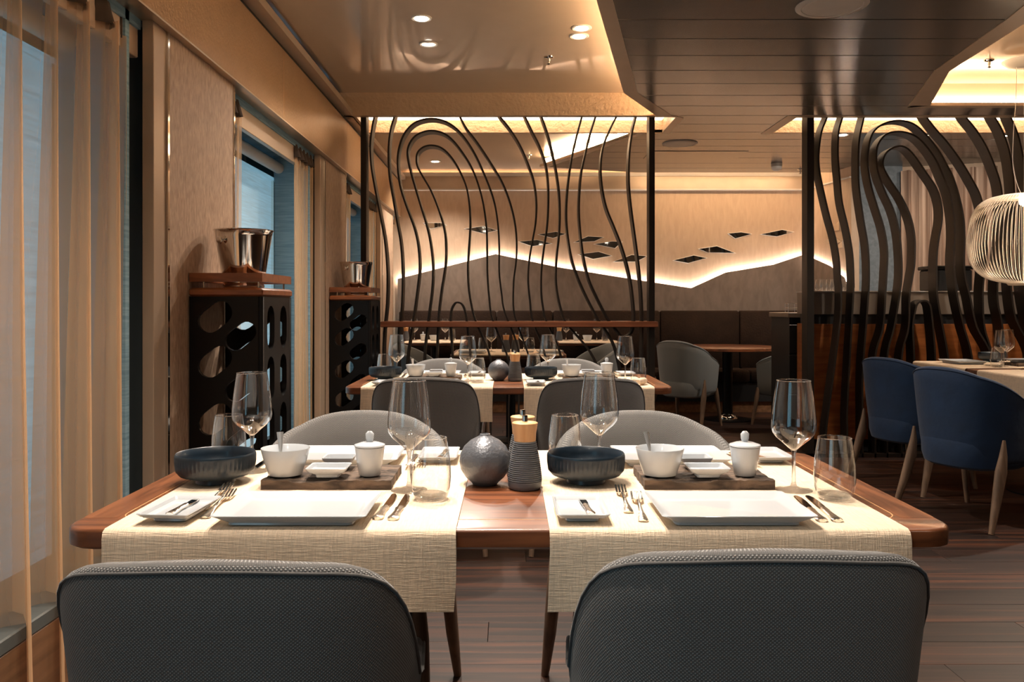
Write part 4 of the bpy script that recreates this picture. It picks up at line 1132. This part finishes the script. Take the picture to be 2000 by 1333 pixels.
def mk_knife(s=1.0, name='table_knife'):
    e = thing(name, 'x', 'knife')
    ys = [0, 0.004, 0.015, 0.03, 0.06, 0.085, 0.093]; hw = [0.006, 0.0098, 0.0105, 0.008, 0.0062, 0.008, 0.006]
    rings = []
    for y, h in zip(ys, hw): rings.append([(-h, y, .0012), (-h * .5, y, 0.0), (h * .5, y, 0.0), (h, y, .0012), (h, y, .004), (h * .5, y, .0062), (-h * .5, y, .0062), (-h, y, .004)])
    MB().loft([[(a * s, b * s, c) for a, b, c in r] for r in rings]).build('handle', 'cutlery', e, smooth=50)
    out = [(-0.0062, 0.092), (0.0062, 0.092), (0.0085, 0.11), (0.0088, 0.15), (0.007, 0.185), (0.002, 0.202), (-0.004, 0.205), (-0.0068, 0.20), (-0.0068, 0.11)]
    if s < 1: out = [(x * 1.15, 0.092 + (y - 0.092) * 0.62) for x, y in out]
    MB().loft([[(x * s, y * s, .0018) for x, y in out], [(x * s * .9, y * s, .0032) for x, y in out]]).build('blade', 'chrome', e)
    return e
def mk_spoon():
    e = thing('teaspoon', 'x', 'spoon')
    MB().tube([(0, 0, 0), (0, 0.01, 0.028), (0, 0.02, 0.056), (0, 0.028, 0.078)], [0.002, 0.0028, 0.0055, 0.0075], 8, ry=[0.0016, 0.0016, 0.002, 0.002]).build('handle', 'satin_steel', e, smooth=60)
    MB().lathe([(0.002, 0), (0.008, 0.001), (0.011, 0.003), (0.010, 0.0035), (0.003, 0.002)], 16, (0, -0.008, 0)).build('spoon_bowl', 'cutlery', e, smooth=60)
    return e
def mk_block():
    rnd = random.Random(4); nx_, ny_ = 30, 12; w_, d_, h = 0.276, 0.175, 0.024
    hs = [[h - 0.003 - 0.0025 * rnd.random() - (0.003 if (j % 4 == 3) else 0) * rnd.random() for i in range(nx_ + 1)] for j in range(ny_ + 1)]
    v = []; f = []
    for j in range(ny_ + 1):
        for i in range(nx_ + 1):
            x = -w_ / 2 + w_ * i / nx_; y = -d_ / 2 + d_ * j / ny_
            z = hs[j][i] - (0.005 if (j == 0 and 6 < i < 16) else 0)
            v.append((x + 0.0012 * rnd.uniform(-1, 1), y + (0.002 * rnd.uniform(0, 1) if j == 0 else 0), z))
    for j in range(ny_):
        for i in range(nx_):
            a = j * (nx_ + 1) + i; f.append((a, a + 1, a + nx_ + 2, a + nx_ + 1))
    edge = [i for i in range(nx_ + 1)] + [(j + 1) * (nx_ + 1) - 1 for j in range(1, ny_ + 1)] + [ny_ * (nx_ + 1) + i for i in range(nx_ - 1, -1, -1)] + [j * (nx_ + 1) for j in range(ny_ - 1, 0, -1)]
    n0 = len(v)
    for k in edge: v.append((v[k][0], v[k][1], 0))
    m_ = len(edge)
    for k in range(m_):
        a, b = edge[k], edge[(k + 1) % m_]; f.append((a, n0 + k, n0 + (k + 1) % m_, b))
    f.append(tuple(n0 + k for k in range(m_)))
    mb = MB(); mb.add(v, f)
    return tag(mb.build('serving_board', 'slab', None), 'x', 'board')
wine, tumbler, plate, sidep, small, cup, jar, bowl, vase, mill, fork, knife, bknife, spoon, block = [Proto(f) for f in (mk_wine, mk_tumbler, mk_plate, mk_side, mk_small, mk_cup, mk_jar, mk_bowl, mk_vase, mk_mill, mk_fork, mk_knife, lambda: mk_knife(0.82, 'butter_knife'), mk_spoon, mk_block)]

ZT = 0.753
def heading(x0, y0, x1, y1):       # rotation that lays +y along the way from tail to tip
    return math.atan2(-(x1 - x0), y1 - y0)
def dress(dy, T, full=True):
    """everything on a long table; dy shifts the whole table back; T names the table"""
    def g(kind): return '%s on the %s' % (kind, T)
    for side, S in ((-1, 'left'), (1, 'right')):
        W = 'on the %s runner of the %s' % (S, T)
        L_ = side < 0
        bx = -0.388 if L_ else 0.428; by = 1.885
        block((bx, by + dy, ZT), 'charred oak board %s' % W, group=g('oak boards'))
        zb = ZT + 0.0225
        plate(((-0.388 if L_ else 0.408), 1.585 + dy, ZT), 'long white dinner plate at the near edge, %s' % W, group=g('white plates'))
        plate(((-0.405 if L_ else 0.405), 2.135 + dy, ZT), 'long white dinner plate at the far edge, %s' % W, group=g('white plates'))
        cx_ = -0.486 if L_ else 0.330
        cup((cx_, 1.845 + dy, zb), 'round white bowl on the board %s' % W, group=g('white bowls'))
        spoon((cx_ - 0.012, 1.855 + dy, zb + 0.010), 'teaspoon standing in the white bowl %s' % W, rz=R(20) if L_ else R(25), group=g('teaspoons'))
        small(((-0.389 if L_ else 0.430), 1.835 + dy, zb), 'front square white dish on the board %s' % W, group=g('square dishes'))
        small(((-0.385 if L_ else 0.425), 1.932 + dy, zb), 'rear square white dish on the board %s' % W, group=g('square dishes'), scale=(0.8, 0.85, 1.2))
        jar(((-0.302 if L_ else 0.515), 1.843 + dy, zb), 'white lidded jar on the board %s' % W, group=g('lidded jars'))
        bowl(((-0.650 if L_ else 0.172), 1.880 + dy, ZT), 'blue black fluted footed bowl %s' % W, group=g('fluted bowls'))
        sidep(((-0.612 if L_ else 0.134), 1.58 + dy, ZT), 'small white side plate at the near edge, %s' % W, rz=R(-4) if L_ else 0, group=g('side plates'))
        sidep(((-0.175 if L_ else 0.655), 2.15 + dy, ZT), 'small white side plate at the far edge, %s' % W, group=g('side plates'))
        a = ((-0.612, 1.525, -0.607, 1.66) if L_ else (0.150, 1.525, 0.142, 1.66))
        bknife((a[0], a[1] + dy, ZT + 0.0125), 'butter knife lying on the near side plate, %s' % W, heading(*a), group=g('butter knives'))
        a = ((-0.16, 2.205, -0.17, 2.09) if L_ else (0.60, 2.205, 0.635, 2.09))
        bknife((a[0], a[1] + dy, ZT + 0.0125), 'butter knife lying on the far side plate, %s' % W, heading(*a), group=g('butter knives'))
        fk = (((-0.583, 1.615, -0.598, 1.81), (-0.558, 1.553, -0.572, 1.75)) if L_ else ((0.2265, 1.593, 0.236, 1.79), (0.244, 1.529, 0.260, 1.73)))
        for k, a in enumerate(fk):
            fork((a[0], a[1] + dy, ZT), '%s fork beside the near plate, %s' % (('outer silver', 'inner silver')[k], W), heading(*a), group=g('forks'))
        kn = (((-0.240, 1.545, -0.234, 1.75), (-0.211, 1.540, -0.207, 1.73)) if L_ else ((0.568, 1.529, 0.588, 1.72), (0.596, 1.529, 0.612, 1.72)))
        for k, a in enumerate(kn):
            knife((a[0], a[1] + dy, ZT), '%s knife beside the near plate, %s' % (('inner', 'outer')[k], W), heading(*a), group=g('knives'))
        kn = (((-0.585, 2.22, -0.578, 2.03), (-0.612, 2.21, -0.606, 2.02)) if L_ else ((0.235, 2.22, 0.242, 2.03), (0.208, 2.21, 0.212, 2.02)))
        for k, a in enumerate(kn):
            knife((a[0], a[1] + dy, ZT), '%s knife beside the far plate, %s' % (('inner', 'outer')[k], W), heading(*a), group=g('knives'))
        fk = (((-0.243, 2.21, -0.235, 2.01), (-0.21 - .022 + .012, 2.24, -0.212, 2.04)) if L_ else ((0.568, 2.21, 0.575, 2.01), (0.590, 2.24, 0.597, 2.04)))
        for k, a in enumerate(fk):
            fork((a[0], a[1] + dy, ZT), '%s fork beside the far plate, %s' % (('inner', 'outer')[k], W), heading(*a), group=g('forks'))
        wine(((-0.606 if L_ else 0.215), 2.0 + dy, ZT), 'wine glass behind the fluted bowl %s' % W, group=g('wine glasses'))
        wine(((-0.2105 if L_ else 0.605), 1.795 + dy, ZT), 'wine glass right of the oak board %s' % W, group=g('wine glasses'))
        tumbler(((-0.682 if L_ else 0.138), 2.065 + dy, ZT), 'water glass behind the fluted bowl %s' % W, group=g('water glasses'))
        tumbler(((-0.157 if L_ else 0.660), 1.712 + dy, ZT), 'water glass right of the knives %s' % W, group=g('water glasses'))
    vase((-0.0515, 1.865 + dy, 0.7502), 'round charcoal vase with a narrow neck on the %s' % T)
    mill((0.0355, 1.825 + dy, 0.7502), 'front pepper mill with beech cap beside the vase on the %s' % T, group=g('pepper mills'))
    mill((0.0325, 1.925 + dy, 0.7502), 'pepper mill hidden behind the front one on the %s' % T, group=g('pepper mills'))
dress(0, 'near table')
dress(2.59, 'middle table')
# rolled napkin on the middle table
e = MB().tube([(-0.02, -0.03, 0.018), (0.0, -0.005, 0.02), (0.018, 0.04, 0.018), (0.02, 0.06, 0.016)], [0.012, 0.02, 0.019, 0.012], 14, ry=[0.01, 0.017, 0.016, 0.01]).build('rolled_napkin', 'linen', None, smooth=60, loc=(0.655, 4.17, ZT))
tag(e, 'rolled cream napkin at the right end of the middle table', 'napkin')

# small table behind the screen
Z3 = 0.753
wine((-0.145, 7.15, Z3), 'wine glass left of the mills on the small table behind the screen')
wine((0.13, 7.2, Z3), 'wine glass right of the mills on the small table behind the screen')
tumbler((-0.21, 7.0, Z3), 'water glass left of the mills on the small table behind the screen')
tumbler((0.18, 7.05, Z3), 'water glass right of the mills on the small table behind the screen')
mill((-0.02, 7.12, 0.753), 'left pepper mill on the small table behind the screen')
mill((0.06, 7.14, 0.753), 'right pepper mill on the small table behind the screen')
plate((-0.30, 6.94, Z3), 'white plate on the left of the small table behind the screen', scale=(0.8, 0.8, 1))
plate((0.34, 6.94, Z3), 'white plate on the right of the small table behind the screen', scale=(0.8, 0.8, 1))
# banquette tables
ZQ = 0.7695
for cx_, S in ((-0.79, 'left'), (0.84, 'right')):
    s = -1 if cx_ < 0 else 1
    TT = 'on the %s banquette table' % S
    wine((cx_ - 0.22, 9.1, ZQ), 'wine glass at the left end %s' % TT)
    wine((cx_ + 0.11, 9.1, ZQ), 'wine glass at the right end %s' % TT)
    cup((cx_ + 0.0, 9.0, ZQ), 'white bowl %s' % TT)
    jar((cx_ - 0.12, 9.03, ZQ), 'white lidded jar %s' % TT)
    tumbler((cx_ + 0.19, 9.0, ZQ), 'water glass %s' % TT)
    mill((cx_ - 0.30, 9.0, ZQ), 'pepper mill %s' % TT)
# right table
plate((3.07, 5.72, ZT), 'white plate on the far runner of the right table', rz=PI / 2)
plate((3.10, 5.32 - 0.55, ZT), 'white plate on the near runner of the right table', rz=PI / 2)
bowl((3.36, 5.88, ZT), 'dark bowl on the far end of the right table')
block((3.40, 5.50, ZT), 'dark board on the far runner of the right table')
small((3.34, 5.52, ZT + 0.0225), 'long white dish on the board of the right table', scale=(2.2, 1.2, 1))
wine((3.17, 5.44, ZT), 'wine glass on the far runner of the right table')
wine((3.30, 5.60, ZT), 'second wine glass behind the white dish on the right table')
tumbler((3.096, 5.36, ZT), 'water glass beside the wine glass on the right table')
jar((3.46, 5.56, ZT + 0.0225), 'white lidded jar on the board of the right table')
mill((3.27, 5.235, 0.7502), 'pepper mill at the very right edge on the right table')
knife((3.10, 5.50, ZT), 'knife lying on the far runner of the right table', R(-80))
fork((3.22, 5.0, ZT), 'fork lying on the near runner of the right table', R(80))

# counter tumblers and sideboard glassware
for k in range(7):
    tumbler((2.455 + 0.042 * k + (0.025 if k % 2 else 0), 6.69 + 0.09 * (k % 2), 1.258), ['leftmost', 'second from left', 'third from left', 'middle', 'third from right', 'second from right', 'rightmost'][k] + ' water glass in the row on the bar counter', group='water glasses lined up on the bar counter', scale=(0.75, 0.75, 0.75))
for k in range(3):
    tumbler((2.47 + 0.085 * k, 7.12, 1.085), ['leftmost', 'middle', 'rightmost'][k] + ' water glass on the sideboard beside the wire rack', group='water glasses on the sideboard')
e = thing('wire_rack', 'small chrome wire rack on the left end of the sideboard', 'rack', (2.375, 7.10, 1.085))
for z in (0.003, 0.04, 0.075):
    MB().tube([(-0.04, -0.04, z), (0.04, -0.04, z), (0.04, 0.04, z), (-0.04, 0.04, z), (-0.04, -0.04, z)], 0.002, 6).build('wire', 'chrome', e)
for x in (-0.04, 0.04):
    for y in (-0.04, 0.04):
        MB().tube([(x, y, 0), (x, y, 0.075)], 0.002, 6).build('upright', 'chrome', e)
e = thing('coffee_machine', 'black machine standing on the bar counter behind the lamp', 'machine', (3.50, 6.76, 1.258))
MB().box(-0.16, 0.14, -0.12, 0.12, 0.0, 0.17, c=0.01).build('housing', 'matte_black', e, smooth=40)
MB().box(-0.17, 0.15, -0.13, 0.13, 0.17, 0.20, c=0.006).build('hood', 'black', e)
tag(MB().loft([[(-0.02, -0.005, 0), (0.02, -0.005, 0), (0.02, 0.005, 0), (-0.02, 0.005, 0)], [(-0.008, -0.004, 0.09), (0.008, -0.004, 0.09), (0.008, 0.004, 0.09), (-0.008, 0.004, 0.09)]]).build('menu_card', 'magenta', None, loc=(3.72, 6.66, 1.258)), 'magenta card on the bar counter beside the black machine', 'card')

# ------------------------------------------------------------------ service stands and ice buckets
def stadium(cx_, cy_, ln, r, ang, n=7):
    out = []; a0 = math.radians(ang); dx, dy = math.cos(a0) * ln / 2, math.sin(a0) * ln / 2
    for k in range(n + 1):
        a = a0 - PI / 2 + PI * k / n; out.append((cx_ + dx + r * math.cos(a), cy_ + dy + r * math.sin(a)))
    for k in range(n + 1):
        a = a0 + PI / 2 + PI * k / n; out.append((cx_ - dx + r * math.cos(a), cy_ - dy + r * math.sin(a)))
    return out
def mk_stand():
    e = thing('service_stand', 'x', 'stand')
    W_, D_, H = 0.285, 0.44, 1.18
    # local: x 0..W, y 0..D (front to back)
    holes = []
    for z in (1.10, 0.925, 0.70, 0.50, 0.30, 0.12):
        holes.append(stadium(0.100, z, 0.055, 0.046, 38))
    for z in (1.025, 0.825, 0.61, 0.40, 0.20):
        holes.append(stadium(0.200, z, 0.055, 0.040, 38))
    outer = [(0, 0), (W_, 0), (W_, H), (0, H)]
    fr = perforated(outer, holes, 0.02, 'front_panel', 'black', e); fr.rotation_euler = (R(90), 0, 0); fr.location = (0, 0.012, 0)
    bk = perforated(outer, holes, 0.02, 'back_panel', 'black', e); bk.rotation_euler = (R(90), 0, 0); bk.location = (0, D_ - 0.012, 0)
    holes = []
    for cx_ in (0.125, 0.315):
        z = 1.055
        while z > 0.1: holes.append(stadium(cx_, z, 0.075, 0.055 if False else 0.052, 90)); z -= 0.205
    sd = perforated([(0.02, 0), (D_ - 0.02, 0), (D_ - 0.02, H), (0.02, H)], holes, 0.02, 'side_panel', 'black', e)
    sd.rotation_euler = (R(90), 0, R(90)); sd.location = (W_ - 0.011, 0, 0)
    for sx_, sy_ in ((W_ - 0.008, 0.008), (W_ - 0.008, D_ - 0.008)):
        MB().lathe([(0.010, 0), (0.010, H)], 12, (sx_, sy_, 0)).build('corner_post', 'black', e, smooth=40)
    MB().box(0.0, W_ + 0.004, -0.006, D_ + 0.004, H, H + 0.034, c=0.008).build('top_board', 'gallery', e, smooth=40)
    for x, y in ((0.05, 0.02), (W_ - 0.02, 0.02), (W_ - 0.02, D_ - 0.05), (0.05, D_ - 0.05)):
        MB().lathe([(0.004, H + 0.034), (0.004, H + 0.058)], 10, (x, y, 0)).build('gallery_post', 'chrome', e, smooth=40)
    o_ = [(0.0, 0.0), (W_, 0.0), (W_, D_), (0, D_)]; w2 = 0.034
    i_ = [(w2, w2), (W_ - w2, w2), (W_ - w2, D_ - w2), (w2, D_ - w2)]
    zl, zh = H + 0.058, H + 0.092
    MB().loft([[(x, y, zl) for x, y in o_], [(x, y, zh) for x, y in o_], [(x, y, zh) for x, y in i_], [(x, y, zl) for x, y in i_], [(x, y, zl) for x, y in o_]], False, False).build('gallery_rail', 'gallery', e)
    return e
stand = Proto(mk_stand)
stand((-1.245, 3.30, 0), 'tall black perforated stand with wooden tray at the first wall pier', group='perforated service stands')
stand((-1.245, 5.89, 0), 'tall black perforated stand with wooden tray beside the left screen', group='perforated service stands')
def mk_bucket():
    e = thing('ice_bucket', 'x', 'bucket')
    prof = [(0.078, 0), (0.082, 0.003), (0.084, 0.012), (0.080, 0.018), (0.0835, 0.03), (0.098, 0.12), (0.113, 0.215), (0.117, 0.236), (0.121, 0.238), (0.121, 0.241), (0.115, 0.240), (0.110, 0.215), (0.094, 0.11), (0.078, 0.02), (0.005, 0.018)]
    MB().lathe(prof, 56).build('bucket_body', 'chrome', e, smooth=60)
    for s in (-1, 1):
        a = R(-120) if s < 0 else R(60)
        c, s_ = math.cos(a), math.sin(a)
        MB().tube([(0.108 * c, 0.108 * s_, 0.195), (0.118 * c, 0.118 * s_, 0.193), (0.126 * c, 0.126 * s_, 0.192), (0.130 * c, 0.130 * s_, 0.191)], [0.008, 0.008, 0.016, 0.013], 16).build('handle', 'chrome', e, smooth=60)
    return e
bucket = Proto(mk_bucket)
bucket((-1.095, 3.50, 1.2145), 'polished steel ice bucket on the stand at the first wall pier', group='steel ice buckets')
bucket((-1.095, 6.09, 1.2145), 'polished steel ice bucket on the stand beside the left screen', group='steel ice buckets')

# ------------------------------------------------------------------ pendant lamp
LX, LY, RL = 3.275, 5.37, 0.325
e = thing('pendant_lamp', 'cream cage pendant lamp of thin vertical wires over the right table', 'lamp', (LX, LY, 0))
zt, zb = 1.845, 1.285
prof = [(0.10, zt), (0.19, zt - 0.012), (0.26, zt - 0.055), (0.305, zt - 0.14), (0.324, zt - 0.25), (0.325, zt - 0.32), (0.305, zt - 0.42), (0.26, zt - 0.49), (0.19, zt - 0.535), (0.085, zb)]
sp = spline(prof, 3)
wm = MB().tube([(r, 0, z) for r, z in sp], 0.0024, 5).mesh('wire', 'wire', 60)
for k in range(84):
    o = bpy.data.objects.new('wire', wm); col.objects.link(o); o.parent = e; o.rotation_euler.z = 2 * PI * k / 84
MB().lathe([(0.20, zt - 0.014), (0.14, zt + 0.002), (0.04, zt + 0.006)], 40).build('top_disc', 'wire', e, smooth=50)
MB().lathe([(0.03, zb - 0.012), (0.09, zb - 0.012), (0.10, zb), (0.085, zb + 0.014), (0.03, zb + 0.014)], 40).build('bottom_disc', 'wire', e, smooth=50)
MB().lathe([(0.01, zt - 0.07), (0.03, zt - 0.055), (0.03, zt - 0.03), (0.02, zt - 0.012)], 24).build('bulb', 'lamp', e, smooth=60)
MB().tube([(0, 0, zt), (0, 0, 2.70)], 0.004, 8).build('rod', 'white_paint', e)
MB().tube(spline([(-0.02, 0, zt + 0.005), (-0.05, 0, zt + 0.08), (-0.075, 0, zt + 0.2), (-0.07, 0, 2.25), (-0.055, 0, 2.45), (-0.05, 0, 2.70)], 4), 0.002, 6).build('cord', 'white_paint', e, smooth=60)
MB().lathe([(0.13, 2.70), (0.128, 2.694), (0.10, 2.672), (0.05, 2.655), (0.01, 2.652)], 40).build('canopy', 'white_paint', e, smooth=60)
pl = bpy.data.lights.new('lamp_glow', 'POINT'); pl.energy = 3.5; pl.color = WARM; pl.shadow_soft_size = 0.04
plo = bpy.data.objects.new('lamp_glow', pl); col.objects.link(plo); plo.location = (LX, LY, 1.56)
